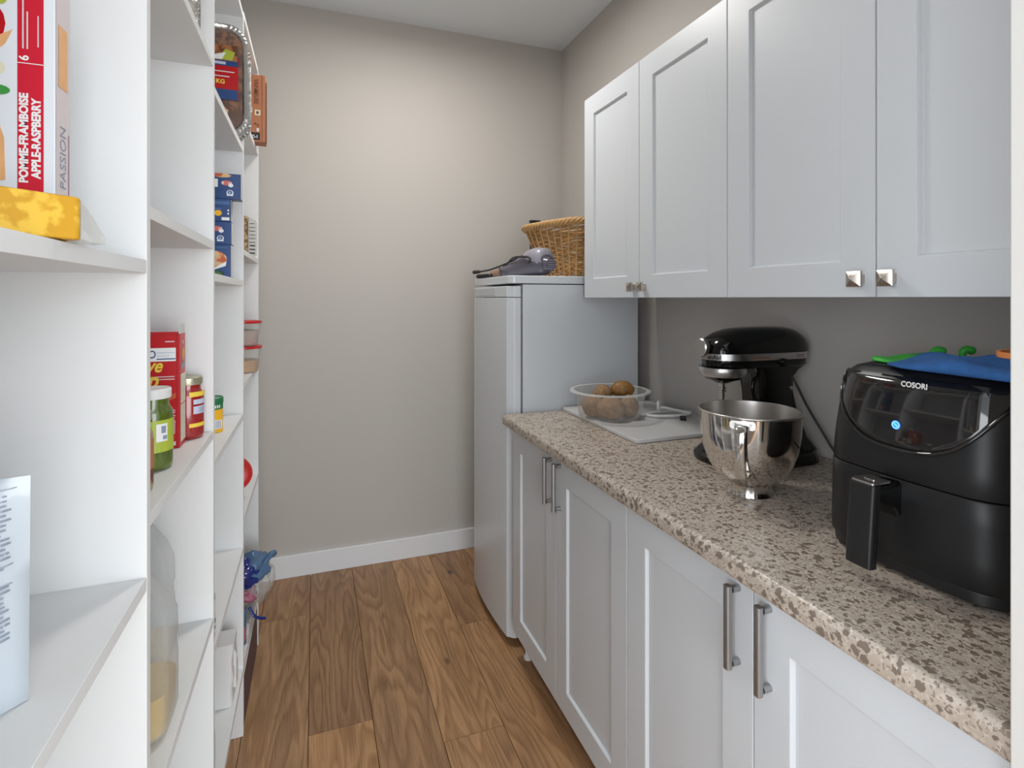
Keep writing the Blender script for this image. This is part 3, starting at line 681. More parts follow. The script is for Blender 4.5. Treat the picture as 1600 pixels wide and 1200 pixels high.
b = BM(); tube(b, [(1.195, YM-0.058, 1.196), (1.195, YM-0.082, 1.196)], [0.012, 0.0105], 16); obj('speed_knob', b, 'black', mx, smooth='auto')
b = BM(); tube(b, [(1.25, YM-0.044, 1.12), (1.25, YM-0.050, 1.12)], 0.005, 12); obj('hinge_pin', b, 'satin', mx, smooth='auto')
b = BM(); tube(b, spline([(1.268, YM-0.035, 1.15), (1.292, YM-0.062, 1.07), (1.31, YM-0.09, 1.01), (1.33, YM-0.12, 0.95), (1.345, YM-0.15, 0.926), (1.345, YM-0.30, 0.925), (1.34, YM-0.43, 0.925)], 8), 0.0035, 7); obj('power_cord', b, 'cord', mx, smooth=True)

# steel bowl
BC = (0.95, 0.985, 0.92)
sb = thing('steel_mixing_bowl', 'polished steel mixing bowl with a handle standing in front of the mixer', 'bowl', BC)
outer = [(0.049, 0.001), (0.052, 0.001), (0.050, 0.008), (0.047, 0.022), (0.050, 0.027), (0.065, 0.036), (0.080, 0.052), (0.093, 0.075), (0.103, 0.105), (0.108, 0.140), (0.110, 0.175), (0.111, 0.190)]
b = BM(); lathe(b, outer, BC, 64, cap0=False, cap1=False); o = obj('shell', b, 'steel', sb, smooth='auto', ang=60)
b = BM(); lathe(b, [(0.109, 0.190)] + [(r-0.0025, z+0.002) for r, z in outer[::-1][:7]] + [(0.01, 0.029)], BC, 64, cap0=False); obj('inside', b, 'steelin', sb, smooth='auto', ang=60)
b = BM(); tube(b, [(BC[0]+0.1108*math.cos(a), BC[1]+0.1108*math.sin(a), 0.92+0.190) for a in [2*PI*k/72 for k in range(72)]], 0.0026, 8, loop=True); obj('rolled_rim', b, 'steelin', sb, smooth=True)
ha = math.atan2(-0.985, -0.95) - math.radians(7)
hd = Vector((math.cos(ha), math.sin(ha), 0)); hs_ = Vector((-hd.y, hd.x, 0)); B0 = Vector(BC)
def hp(r, z): return B0 + hd*r + Vector((0,0,z))
path = spline([hp(0.109, 0.176), hp(0.128, 0.176), hp(0.143, 0.165), hp(0.146, 0.140), hp(0.140, 0.105), hp(0.134, 0.082), hp(0.128, 0.068), hp(0.112, 0.066), hp(0.094, 0.068)], 6)
b = BM(); rs = []
for i, p in enumerate(path):
    t_ = (path[min(i+1, len(path)-1)] - path[max(i-1, 0)]).normalized(); nn = hs_.cross(t_)
    wd = 0.0165 - 0.006*math.sin(PI*min(1, i/(len(path)-1)))
    rs.append([p + hs_*wd*math.cos(2*PI*k/12) + nn*0.004*math.sin(2*PI*k/12) for k in range(12)])
rings(b, rs); obj('handle', b, 'steel', sb, smooth='auto', ang=60)
b = BM(); rings(b, [[hp(0.1095+q, 0.176)+hs_*a*0.026+Vector((0,0,c_*0.009)) for a, c_ in ((-1,-.6),(-.8,-1),(.8,-1),(1,-.6),(1,.6),(.8,1),(-.8,1),(-1,.6))] for q in (-0.006, 0.003)]); obj('handle_plate', b, 'steelin', sb, smooth='auto')
for a in (-0.6, 0.6):
    b = BM(); q = hp(0.1125, 0.178)+hs_*a*0.026; tube(b, [q, q+hd*0.002], [0.003, 0.002], 8); obj('rivet', b, 'satin', sb)

# ---------------------------------------------------------------- air fryer
af = thing('air_fryer', 'black air fryer with glossy curved front panel at the near end of the worktop', 'air fryer', (1.05, 0.605, 0.92))
YA = 0.605
def af_front(z):
    """front x of the body at height z"""
    f = (z-0.92)/0.33
    return 0.884 + 0.004*f + 0.030*max(0, (f-0.45)/0.55)**2
def af_out(z, grow=0.0, x1=1.205):
    hy = 0.148 - 0.010*max(0, (z-1.0)/0.25)**1.5 + grow; x0 = af_front(z) - grow; r = 0.050; pts = []
    N = 30
    for k in range(N+1):
        y = -hy + 2*hy*k/N; e_ = hy-abs(y); xr = r-math.sqrt(max(0, r*r-(r-e_)**2)) if e_ < r else 0
        # more samples matter only at the corners
        pts.append((x0 + 0.014*(y/hy)**2 + xr*0.85, YA+y))
    X1 = x1+grow
    for k in range(5):
        a = PI/2*k/4; pts.append((X1-0.03+0.03*math.sin(a)*1.0 if k else X1-0.03, YA+hy-0.03+0.03*math.cos(a) if k else YA+hy))
    for k in range(5):
        a = PI/2*k/4; pts.append((X1-0.03+0.03*math.cos(a), YA-hy+0.03-0.03*math.sin(a)))
    return pts
def af_ring(z, g=0): return [(x, y, z) for x, y in af_out(z, g)]
b = BM(); rings(b, [af_ring(z, -0.004) for z in (0.926, 0.945)]); obj('base_plinth', b, 'blackm', af, smooth='auto', bevel=0.002)
b = BM(); rings(b, [af_ring(z, g) for z, g in ((0.946, -0.001), (0.948, 0), (0.99, 0), (1.04, 0), (1.075, 0), (1.077, -0.001))]); obj('drawer', b, 'blackb', af, smooth='auto', ang=40)
b = BM(); rings(b, [af_ring(z, g) for z, g in ((1.079, -0.001), (1.081, 0), (1.12, 0), (1.16, 0), (1.20, 0), (1.225, 0), (1.238, -0.003), (1.246, -0.009), (1.250, -0.018), (1.2505, -0.035))]); obj('upper_body', b, 'blackb', af, smooth='auto', ang=40)
obj('inner_core', bx(0.92, 1.18, YA-0.11, YA+0.11, 0.93, 1.24), 'dark', af)
b = BM(); rings(b, [[(x, y, z) for x, y in rrect(0.115, 0.105, 0.03, 5, 1.065, YA)] for z in (1.2503, 1.2525)]); obj('top_panel', b, 'blackm', af, smooth='auto', bevel=0.001)
# glossy smile-shaped panel with a chrome-like lip
def pan_z(u):  # u -1..1 across, lower border
    return 1.125 + 0.098*abs(u)**3.0
b = BM(); cols = []; N = 28; lip = []
for k in range(N+1):
    u = -1+2*k/N; cols.append([]); zl = pan_z(u)
    for j in range(9):
        z = zl + (1.2405-zl)*j/8; hy = (0.148 - 0.010*max(0, (z-1.0)/0.25)**1.5)
        y = u*hy*0.965; e_ = hy-abs(y); r = 0.05; xr = r-math.sqrt(max(0, r*r-(r-e_)**2)) if e_ < r else 0
        x = af_front(z) + 0.014*(y/hy)**2 + xr*0.85 - 0.0028
        if j == 8: x += 0.003
        cols[-1].append(Vector((x, YA+y, z)))
    lip.append(cols[-1][0].copy())
rings(b, cols, closed=False, cap0=False, cap1=False); o = obj('glossy_panel', b, 'piano', af, smooth=True)
s_ = o.modifiers.new('sol', 'SOLIDIFY'); s_.thickness = 0.0025; s_.offset = -1
b = BM(); tube(b, lip, 0.0028, 8); obj('panel_lip', b, 'piano', af, smooth=True)
# handle
b = BM(); rings(b, [[(x, y, z) for x, y in rrect(0.0095, 0.022, 0.006, 4, xc, YA+0.012)] for z, xc in ((0.944, 0.822), (0.948, 0.822), (1.0, 0.826), (1.072, 0.832), (1.074, 0.832))]); obj('handle', b, 'blackm', af, smooth='auto', bevel=0.001)
b = BM(); rs = []
for x, hz, zc in ((0.835, 0.013, 1.060), (0.86, 0.016, 1.057), (0.875, 0.021, 1.052), (0.886, 0.030, 1.045), (0.892, 0.034, 1.042)):
    rs.append([(x, YA+0.012+a, zc+c_) for a, c_ in rrect(0.021, hz, 0.008, 4)])
rings(b, rs); obj('handle_neck', b, 'black', af, smooth='auto', ang=60)
b = BM(); rings(b, [[(x, y, z) for x, y in rrect(0.0205, 0.019, 0.004, 4, 0.845, YA+0.012)] for z in (1.0745, 1.0775)]); obj('handle_cap', b, 'steelin', af, smooth='auto')
b = BM(); rings(b, [[(x, y, z) for x, y in rrect(0.008, 0.009, 0.003, 3, 0.848, YA+0.012)] for z in (1.0775, 1.0790)]); obj('release_button', b, 'satin', af, smooth='auto')
z_t = 1.2255; nf = Vector((-1, 0, 0.22)).normalized()
FA = Face((af_front(z_t)-0.0035, YA+0.006, z_t), (0,-1,0), Vector((0.10,0,1)))
letters('COSORI', 0.0125, 'white', af, FA, 0, 0, sx=0.9, bold=0.0003, shear=0.0, d=0.0008)
zb = 1.163; FB2 = Face((af_front(zb)-0.003, YA+0.004, zb), (0,-1,0), (0.05,0,1))
printing(lambda bm: (FB2.disc(bm, 0, 0, 0.0072, mi=0, d=0.0008, n=24)), ['blueled'], af, name='power_button', label='glowing blue round button')
def btn(bm):
    for r0, r1 in ((0.0050, 0.0058),):
        n = 24
        for k in range(n):
            a, c_ = 2*PI*k/n, 2*PI*(k+1)/n
            FB2.poly(bm, [(r0*math.cos(a), r0*math.sin(a)), (r1*math.cos(a), r1*math.sin(a)), (r1*math.cos(c_), r1*math.sin(c_)), (r0*math.cos(c_), r0*math.sin(c_))], 0, 0.0012)
    FB2.poly(bm, [(-0.0028, 0.002), (-0.0020, 0.0026), (0.0032, -0.0018), (0.0024, -0.0026)], 0, 0.0012)
printing(btn, ['blueled2'], af, name='button_symbol')
for sx_, sy_ in ((0.93, -0.11), (0.93, 0.11), (1.17, -0.11), (1.17, 0.11)):
    b = BM(); lathe(b, [(0.012, 0), (0.012, 0.007)], (sx_, YA+sy_, 0.9202), 12); obj('foot', b, 'blackm', af)

# things lying on the air fryer
def cloth(name, outline, z0, thick, m, amp, seed, nsub=26):
    """soft flat pad: grid clipped by outline radius function, puffy"""
    cx = sum(p[0] for p in outline)/len(outline); cy = sum(p[1] for p in outline)/len(outline)
    bm = BM(); ol = spline([(x, y, 0) for x, y in outline], 6, loop=True); n = len(ol); R = 8; rs = []
    def ring(f, z): return [Vector((cx+(p.x-cx)*f, cy+(p.y-cy)*f, z)) for p in ol]
    prof = [(0.02, 1.0), (0.3, 1.0), (0.55, 0.97), (0.8, 0.86), (0.93, 0.65), (0.985, 0.42), (1.0, 0.25), (0.985, 0.08), (0.9, 0.0), (0.3, 0.0), (0.02, 0.0)]
    for f, h in prof:
        r = []
        for p in ring(f, 0):
            w_ = noise.noise(Vector((p.x*14+seed, p.y*14, 0)))*amp
            r.append(Vector((p.x, p.y, z0 + h*(thick + w_ + amp*0.4) if h > 0 else z0)))
        rs.append(r)
    rings(bm, rs); return bm
b = cloth('mitt', [(0.945, 0.66), (0.905, 0.615), (0.90, 0.56), (0.895, 0.50), (0.895, 0.43), (0.93, 0.39), (1.0, 0.385), (1.08, 0.41), (1.14, 0.47), (1.15, 0.54), (1.10, 0.585), (1.03, 0.60), (0.99, 0.635)], 1.2535, 0.012, 'b', 0.022, 2.2)
tag(obj('oven_mitt', b, 'bluecloth', smooth=True), 'blue quilted cloth mitt lying flat on top of the air fryer', 'oven mitt')
gt = thing('green_silicone_mitt', 'bright green silicone mitt lying behind the blue cloth on the air fryer', 'oven mitt', (1.03, 0.68, 1.2535))
b = cloth('g', [(1.00, 0.725), (0.965, 0.70), (0.965, 0.665), (1.0, 0.645), (1.06, 0.635), (1.11, 0.64), (1.15, 0.665), (1.14, 0.70), (1.09, 0.705), (1.05, 0.725)], 1.2535, 0.007, 'b', 0.012, 5.1); obj('body', b, 'green', gt, smooth=True)
for (x, y, z, h) in ((1.085, 0.672, 1.262, 0.016), (1.14, 0.655, 1.262, 0.017)):
    b = BM(); tube(b, spline([(x, y, z-0.006), (x, y, z+h*.4), (x+0.006, y-0.004, z+h*.7), (x+0.016, y-0.010, z+h*.5)], 4), [0.006]*4+[0.007]*4+[0.0075]*4+[0.005], 8); obj('tab', b, 'green', gt, smooth=True)
b = BM()
pts = [Vector((0.985+0.050*math.cos(a)+0.006*math.sin(2*a), 0.452+0.058*math.sin(a), 1.288+0.001*math.cos(a))) for a in [2*PI*k/40 for k in range(40)]]
rs = []
for i, p in enumerate(pts):
    n_ = Vector((math.cos(2*PI*i/40), math.sin(2*PI*i/40), 0)); rs.append([p+n_*a*0.0022+Vector((0,0,c_*0.0042)) for a, c_ in ((-1,-1),(1,-1),(1,1),(-1,1))])
rings(b, rs, loop=True)
tag(obj('rubber_band', b, 'orange', bevel=0.0006, seg=1), 'orange rubber loop lying on the blue cloth mitt', 'rubber band')
#@@LEFT@@
# ---------------------------------------------------------------- things on the shelves
NEG, POS = (1,0,0), (0,1,0)
def carton(name, label, cat, x0, x1, y0, y1, z0, z1, m, group=None, bevel=0.0012):
    t = thing(name, label, cat, ((x0+x1)/2, (y0+y1)/2, z0), 0, group)
    obj('carton', bx(x0, x1, y0, y1, z0, z1), m, t, bevel=bevel, seg=1)
    return t, Face((x0, y0, z0), (1,0,0), (0,0,1)), Face((x1, y0, z0), (0,1,0), (0,0,1))
def arc(bm, c, r, z0, z1, a0, a1, mi=0, n=16):
    vs = [[bm.verts.new((c[0]+r*math.cos(a0+(a1-a0)*k/n), c[1]+r*math.sin(a0+(a1-a0)*k/n), z)) for k in range(n+1)] for z in (z0, z1)]
    for k in range(n): bm.faces.new((vs[0][k], vs[0][k+1], vs[1][k+1], vs[1][k])).material_index = mi
def toward(c): return math.atan2(-c[1], -c[0])
def pillow(bm, F, w, h, th, seam=0.012, lean=0.0, nx=12, ny=14, crumple=0.0, seed=0, tb=0.0):
    front, back = [], []
    for j in range(ny+1):
        rf, rb = [], []
        for i in range(nx+1):
            u, v = i/nx, j/ny; x, y = (u-0.5)*w, v*h
            e = min((0.5*w-abs(x))/(0.38*w), 1); e2 = min(v*h/(0.10*h), 1) if tb == 0 else 1; e3 = min((1-v)*h/(0.5*h), 1)
            e = max(0, e - seam/(0.38*w)); d = th/2*math.sqrt(max(0, 1-(1-min(1, e))**2))*math.sqrt(max(0, 1-(1-e3)**2))*(0.35+0.65*e2)
            n_ = noise.noise(Vector((x*35+seed, y*35, 0)))*crumple if d > 0.001 else 0
            rf.append(F.p(x, y, d+0.0005+n_) + Vector((0,0,0)) + F.n*(-lean*v)); rb.append(F.p(x, y, -d-0.0005) + F.n*(-lean*v))
        front.append([bm.verts.new(p) for p in rf]); back.append([bm.verts.new(p) for p in rb])
    for j in range(ny):
        for i in range(nx):
            bm.faces.new((front[j][i], front[j][i+1], front[j+1][i+1], front[j+1][i]))
            bm.faces.new((back[j][i+1], back[j][i], back[j+1][i], back[j+1][i+1]))
    for j in range(ny):
        for s_ in (0, nx): bm.faces.new((front[j][s_], front[j+1][s_], back[j+1][s_], back[j][s_]))
    for i in range(nx):
        for s_ in (0, ny): bm.faces.new((front[s_][i], front[s_][i+1], back[s_][i+1], back[s_][i]))

# near bay, eye level: amber packet and fruit carton
rd = Vector((0.707, 0.707, 0)); nd = Vector((0.707, -0.707, 0)); E0 = Vector((-0.196, 0.590, 1.421))
t = thing('snack_packet', 'amber patterned packet in clear wrap on the nearest shelf at eye level', 'packet', (-0.27, 0.56, 1.421))
b = BM(); rings(b, [[E0 + rd*(x-0.088) + nd*(y-0.03) + Vector((0,0,z)) for x, y in rrect(0.088, 0.029, 0.007, 4)] for z in (0.0015, 0.040)])
obj('packet', b, 'ambwrap', t, smooth='auto', bevel=0.002)
b = BM(); q0 = E0 + rd*0.0005 - nd*0.004
sec = [[q0+rd*l+nd*(-0.026+dy)+Vector((0,0,z)) for dy, z in ((-0.024*f, zz0), (0.024*f, zz0), (0.024*f, zz1), (-0.024*f, zz1))] for l, f, zz0, zz1 in ((0, 1, 0.003, 0.038), (0.012, 0.75, 0.001, 0.026), (0.024, 0.5, 0.001, 0.012), (0.027, 0.5, 0.001, 0.006))]
rings(b, sec); obj('clear_end', b, 'clearw', t, smooth='auto')
t, FN, FP = carton('fruit_pouch_carton', 'tall white fruit pouch carton with crimson band reading pomme-framboise apple-raspberry', 'carton', -0.42, -0.2515, 0.683, 0.7185, 1.4212, 1.70, 'juicewhite')
def pr_(bm):
    FN.rect(bm, 0.1375, 0.0, 0.1590, 0.279, 0)
    FN.rect(bm, 0.1376, 0.187, 0.1589, 0.1878, 1, 0.0008)
    for x, a, c_ in ((0.1415, 0.202, 0.262), (0.1450, 0.202, 0.240)): FN.rect(bm, x, a, x+0.0014, c_, 2, 0.0008)
    FN.rect(bm, 0.1540, 0.205, 0.1551, 0.237, 2, 0.0008)
printing(pr_, ['juicered', 'white', 'pinkgrey'], t)
letters('POMME-FRAMBOISE', 0.0100, 'white', t, FN, 0.1460, 0.066, rot=PI/2, bold=0.00045, sx=1.03)
letters('APPLE-RASPBERRY', 0.0100, 'white', t, FN, 0.1562, 0.071, rot=PI/2, bold=0.00045, sx=1.0)
letters('6', 0.011, 'white', t, FN, 0.1465, 0.190, rot=PI/2, bold=0.0003)
def pr2(bm):
    FN.disc(bm, 0.108, 0.225, 0.020, 0.024, 0); FN.disc(bm, 0.114, 0.180, 0.014, 0.010, 1, 0.0007)
    FN.poly(bm, [(0.100, 0.196), (0.125, 0.214), (0.134, 0.220), (0.128, 0.205), (0.115, 0.190)], 2, 0.0010); FN.disc(bm, 0.122, 0.158, 0.010, 0.005, 3, 0.0012)
    FN.poly(bm, [(0.095, 0.060), (0.128, 0.068), (0.127, 0.110), (0.120, 0.135), (0.095, 0.14)], 2, 0.0006)
    FN.disc(bm, 0.110, 0.052, 0.022, 0.008, 0, 0.0012); FN.disc(bm, 0.124, 0.252, 0.006, 0.008, 4, 0.0012); FN.disc(bm, 0.124, 0.252, 0.0035, 0.005, 5, 0.0016)
printing(pr2, ['redlab', 'cream', 'peach', 'leafg', 'limelab', 'juicewhite'], t, name='fruit_picture')
def pr3(bm):
    FP.rect(bm, 0.001, 0, 0.035, 0.279, 0, 0.0003); FP.rect(bm, 0.006, 0.17, 0.028, 0.235, 1, 0.0006); FP.rect(bm, 0.030, 0.03, 0.032, 0.125, 2, 0.0006)
printing(pr3, ['pinkgrey', 'peach', 'bagpink'], t, name='side_print')
letters('PASSION', 0.020, 'pouchink', t, FP, 0.024, 0.064, rot=PI/2, sx=0.85)

# near bay, lower shelf: pouch
rP = Vector((math.cos(0.25), math.sin(0.25), 0)); cP = Vector((-0.249, 0.622, 0.9985)) - rP*0.075
FPo = Face(cP, rP, (0,0,1))
t = thing('stand_up_pouch', 'pale blue and white stand-up pouch with printed facts on the lower near shelf', 'pouch', tuple(cP))
b = BM(); pillow(b, FPo, 0.15, 0.205, 0.05, 0.010, lean=0.010, crumple=0.0012, tb=1); obj('pouch', b, 'pouch', t, smooth='auto', ang=60)
FPi = Face(cP + FPo.n*0.0245 , rP, (0,0,1))
def pi_(bm):
    rr = random.Random(5)
    def q(x0, y0, x1, y1, mi=0):
        pts = []
        for x, y in ((x0,y0),(x1,y0),(x1,y1),(x0,y1)):
            e = max(0, min((0.075-abs(x))/0.057, 1) - 0.175); e3 = min((0.205-y)/0.1025, 1)
            dd_ = 0.0003 + 0.025*math.sqrt(max(0, 1-(1-min(1, e))**2))*math.sqrt(max(0, 1-(1-e3)**2)) + 0.0026
            pts.append(bm.verts.new(FPo.p(x, y, dd_ - 0.010*y/0.205)))
        bm.faces.new(pts).material_index = mi
    y = 0.190
    while y > 0.06:
        x = 0.0
        segs = [(0.003*k_, 0.003*k_+0.003) for k_ in range(10, 22) if rr.random() < 0.9]; end_ = 0.0645-rr.random()*0.004; segs = [q_ for q_ in segs if q_[1] < end_]
        if not (0.113 < y < 0.125):
            for a, c_ in segs:
                q(a, y, c_-(0.0007 if rr.random() < 0.3 else 0), y+0.0014)
        y -= 0.0042
    for yy in (0.196, 0.129, 0.112): [q(0.003*k_, yy, 0.003*k_+0.003, yy+0.0007) for k_ in range(10, 22)]
o = printing(pi_, ['pouchink'], t, name='printed_facts'); o['kind'] = 'stuff'

# second bay, middle shelf
t, FN, FP = carton('stuffing_mix_carton', 'red stuffing mix carton with yellow script lettering beside the pickle jar', 'carton', -0.405, -0.2480, 1.212, 1.2585, 1.0775, 1.300, 'redbox')
def sp_(bm):
    FN.rect(bm, 0.1035, 0.170, 0.1500, 0.196, 0)                     # white notice
    FN.rect(bm, 0.118, 0.1735, 0.1495, 0.1755, 1, 0.0008); FN.rect(bm, 0.118, 0.186, 0.1485, 0.1875, 2, 0.0008); FN.rect(bm, 0.118, 0.180, 0.140, 0.1812, 2, 0.0008)
    n = 18
    for k in range(n):
        a, c_ = 2*PI*k/n, 2*PI*(k+1)/n
        FN.poly(bm, [(0.1105+0.0042*math.cos(a), 0.184+0.0052*math.sin(a)), (0.1105+0.006*math.cos(a), 0.184+0.0075*math.sin(a)), (0.1105+0.006*math.cos(c_), 0.184+0.0075*math.sin(c_)), (0.1105+0.0042*math.cos(c_), 0.184+0.0052*math.sin(c_))], 1, 0.0008)
    FN.poly(bm, [(0.1060, 0.178), (0.1045, 0.1725), (0.1065, 0.1725), (0.1085, 0.177)], 1, 0.0008)
    # spoon / orange swoosh and darker pot
    FN.poly(bm, [(0.04, 0.060), (0.10, 0.092), (0.134, 0.104), (0.134, 0.125), (0.04, 0.120)], 3, 0.0003)
    FN.poly(bm, [(0.03, 0.045), (0.09, 0.062), (0.12, 0.086), (0.150, 0.098), (0.1505, 0.108), (0.118, 0.098), (0.09, 0.078), (0.03, 0.066)], 4, 0.0006)
    FN.rect(bm, 0.1515, 0.0, 0.1525, 0.2225, 5, 0.0005)
    for x, y, w_ in ((0.125, 0.073, .024), (0.135, 0.069, .014), (0.125, 0.0625, .024), (0.128, 0.0585, .020), (0.133, 0.053, .016), (0.124, 0.0495, .026), (0.130, 0.046, .019), (0.127, 0.0425, .022), (0.132, 0.039, .017), (0.126, 0.0355, .023), (0.129, 0.032, .020), (0.134, 0.0285, .015)):
        FN.rect(bm, x, y, x+w_, y+0.0019, 6, 0.0005)
    FN.rect(bm, 0.113, 0.139, 0.148, 0.1408, 6, 0.0005); FN.rect(bm, 0.109, 0.134, 0.148, 0.1358, 6, 0.0005); FN.rect(bm, 0.132, 0.207, 0.148, 0.2092, 6, 0.0005)
o = printing(sp_, ['white', 'navy', 'lavender', 'darkred', 'orangeink', 'darkred', 'pinkgrey'], t, name='front_print'); o['kind'] = 'stuff'
letters('Stove', 0.036, 'yellowink', t, FN, 0.126, 0.150, shear=0.35, align='RIGHT', bold=0.0009, sx=0.8)
letters('Top', 0.046, 'yellowink', t, FN, 0.119, 0.119, shear=0.35, align='RIGHT', bold=0.0011, sx=0.75)
letters('170 g', 0.010, 'white', t, FN, 0.150, 0.008, align='RIGHT', bold=0.0003)
def ss_(bm):
    FP.rect(bm, 0.004, 0.085, 0.0455, 0.143, 0); FP.rect(bm, 0.004, 0.010, 0.0455, 0.083, 0)
    y = 0.014
    while y < 0.139:
        if abs(y-0.084) > 0.003: FP.rect(bm, 0.007, y, 0.0435, y+0.0011, 1, 0.0008)
        y += 0.0036
    FP.disc(bm, 0.026, 0.182, 0.011, 0.013, 2); FP.poly(bm, [(0.008, 0.152), (0.038, 0.156), (0.040, 0.166), (0.010, 0.162)], 3); FP.disc(bm, 0.026, 0.205, 0.004, 0.004, 4)
o = printing(ss_, ['cream', 'greycard', 'pasta', 'pouchink', 'pinkgrey'], t, name='side_print'); o['kind'] = 'stuff'
b = BM(); box(b, -0.2500, -0.2488, 1.213, 1.2575, 1.300, 1.319); obj('open_flap', b, 'greycard', t, bevel=0.0003)['label'] = 'grey raised flap'
b = BM(); box(b, -0.404, -0.2510, 1.2125, 1.2137, 1.3003, 1.3045); obj('top_flap', b, 'redbox', t)

def jar(name, label, c, r, h, lidh, m, lid, extra=None, cat='jar'):
    t = thing(name, label, cat, c)
    b = BM(); rs_ = r*0.80
    lathe(b, [(r*0.86, 0), (r*0.97, 0.003), (r, 0.010), (r, h*0.66), (r*0.97, h*0.72), (rs_, h*0.80), (rs_, h-lidh)], c, 36); obj('glass_body', b, m, t, smooth='auto', ang=50)
    b = BM(); rl = r*0.90; lathe(b, [(rl, h-lidh-0.001), (rl*1.02, h-lidh+0.002), (rl*1.02, h-0.002), (rl*0.96, h), (rl*0.8, h-0.0008)], c, 36); obj('lid', b, lid, t, smooth='auto')
    return t
c = (-0.263, 1.082, 1.0775); t = jar('pickle_jar', 'jar of green pickles with white lid and lime label in front of the red carton', c, 0.031, 0.138, 0.016, 'pickle', 'whitep')
a = toward(c); b = BM(); arc(b, c, 0.0315, c[2]+0.032, c[2]+0.086, a-0.9, a+2.0, 0); arc(b, c, 0.0318, c[2]+0.050, c[2]+0.080, a+0.18, a+0.75, 1, 8); arc(b, c, 0.0321, c[2]+0.053, c[2]+0.060, a+0.50, a+0.72, 2, 4); arc(b, c, 0.0321, c[2]+0.064, c[2]+0.076, a+0.42, a+0.66, 2, 4)
obj('paper_label', b, ['limelab', 'white', 'pouchink'], t, recalc=False)
c = (-0.262, 0.955, 1.0775); t = jar('relish_jar', 'jar of dark red relish half hidden behind the nearest shelf upright', c, 0.031, 0.122, 0.014, 'olive', 'goldlid')
b = BM(); arc(b, c, 0.0315, c[2]+0.035, c[2]+0.08, toward(c)-1.2, toward(c)+1.6, 0); obj('paper_label', b, ['kraft'], t, recalc=False)
c = (-0.252, 1.298, 1.0775); t = jar('sauce_jar', 'tall deep red sauce jar with pale gold lid beside the stuffing carton', c, 0.031, 0.128, 0.015, 'ketch', 'goldlid')
a = toward(c); b = BM()
for z0, z1, a0, a1, mi in ((0.088, 0.098, .1, 1.5, 0), (0.025, 0.033, .1, 1.5, 0), (0.072, 0.082, .35, 1.6, 1), (0.052, 0.068, .35, 1.6, 1)): arc(b, c, 0.0315, c[2]+z0, c[2]+z1, a+a0, a+a1, mi, 8)
for k in range(5): arc(b, c, 0.0318, c[2]+0.055, c[2]+0.065, a+0.75+0.09*k, a+0.79+0.09*k, 2, 1)
obj('paper_label', b, ['yellowink', 'lavender', 'pouchink'], t, recalc=False)
c = (-0.264, 1.650, 1.0085); t = thing('seasoning_can', 'small yellow can with a green plastic lid alone on a shelf', 'can', c)
b = BM(); lathe(b, [(0.0275, 0), (0.029, 0.001), (0.028, 0.004), (0.028, 0.078)], c, 32); obj('can_body', b, 'amber', t, smooth='auto')
b = BM(); lathe(b, [(0.0283, 0.076), (0.0295, 0.078), (0.0295, 0.092), (0.027, 0.094), (0.025, 0.0925)], c, 32); obj('lid', b, 'greenlab', t, smooth='auto')
a = toward(c); b = BM(); arc(b, c, 0.0284, c[2]+0.062, c[2]+0.077, a-1.6, a+1.8, 0); arc(b, c, 0.0287, c[2]+0.010, c[2]+0.034, a+0.1, a+1.1, 1, 8)
for k in range(5): arc(b, c, 0.0290, c[2]+0.012, c[2]+0.032, a+0.35+0.12*k, a+0.41+0.12*k, 2, 1)
for k in range(7): arc(b, c, 0.0288, c[2]+0.066, c[2]+0.074, a-0.5+0.2*k, a-0.38+0.2*k, 1, 1)
obj('paper_label', b, ['greenlab', 'white', 'pouchink'], t, recalc=False)

# second bay, lower shelf: two jugs
def jug(label, c, level, zs=1.0):
    t = thing('plastic_jug', label, 'jug', c, 0, 'milky plastic jugs on the lower shelf')
    P = [(0, 0.050, 0.044, 0), (0.006, 0.060, 0.053, 0), (0.018, 0.063, 0.056, 0), (0.10, 0.063, 0.056, 0), (0.125, 0.0605, 0.0535, 0), (0.135, 0.063, 0.056, 0), (0.175, 0.062, 0.055, 0), (0.20, 0.054, 0.048, 0), (0.225, 0.040, 0.036, 0), (0.25, 0.024, 0.022, 0), (0.262, 0.019, 0.019, 0), (0.275, 0.0185, 0.0185, 0)]
    P = [(z*zs, a_, b_, 0) for z, a_, b_, _ in P]
    def sec(z, hx, hy, g=0): return [(c[0]+x, c[1]+y, c[2]+z) for x, y in rrect(hx-g, hy-g, min(0.026, hx*0.7, hy*0.7)-g*0.5, 6)]
    b = BM(); rings(b, [sec(z, hx, hy) for z, hx, hy, _ in P]); obj('bottle', b, 'milk', t, smooth='auto', ang=50)
    b = BM(); rings(b, [sec(z, hx, hy, 0.003) for z, hx, hy, _ in P[:3]] + [sec(level, 0.063, 0.056, 0.003)]); obj('oil', b, 'oil', t, smooth='auto', ang=50)
    b = BM(); lathe(b, [(0.022, 0.268*zs), (0.022, 0.292*zs), (0.020, 0.294*zs)], c, 24); obj('cap', b, 'yellowlab', t, smooth='auto')
    b = BM(); tube(b, spline([(c[0]-0.050, c[1]+0.012, c[2]+0.190*zs), (c[0]-0.052, c[1]+0.02, c[2]+0.225*zs), (c[0]-0.032, c[1]+0.02, c[2]+0.252*zs), (c[0]-0.012, c[1]+0.012, c[2]+0.258*zs)], 6), 0.009, 10); obj('grip', b, 'milk', t, smooth='auto')
    return t
jug_c = (-0.2835, 1.035, 0.6655)
t = jug('milky plastic jug with golden oil in its bottom, nearer of the two jugs', jug_c, 0.072)
b = BM(); box(b, -0.2635, -0.2535, 0.9770, 0.9782, 0.69, 0.76); obj('yellow_label', b, 'yellowlab', t)
jug('milky plastic jug standing behind the oil jug, further from the doorway', (-0.322, 1.195, 0.6655), 0.05, 1.13)
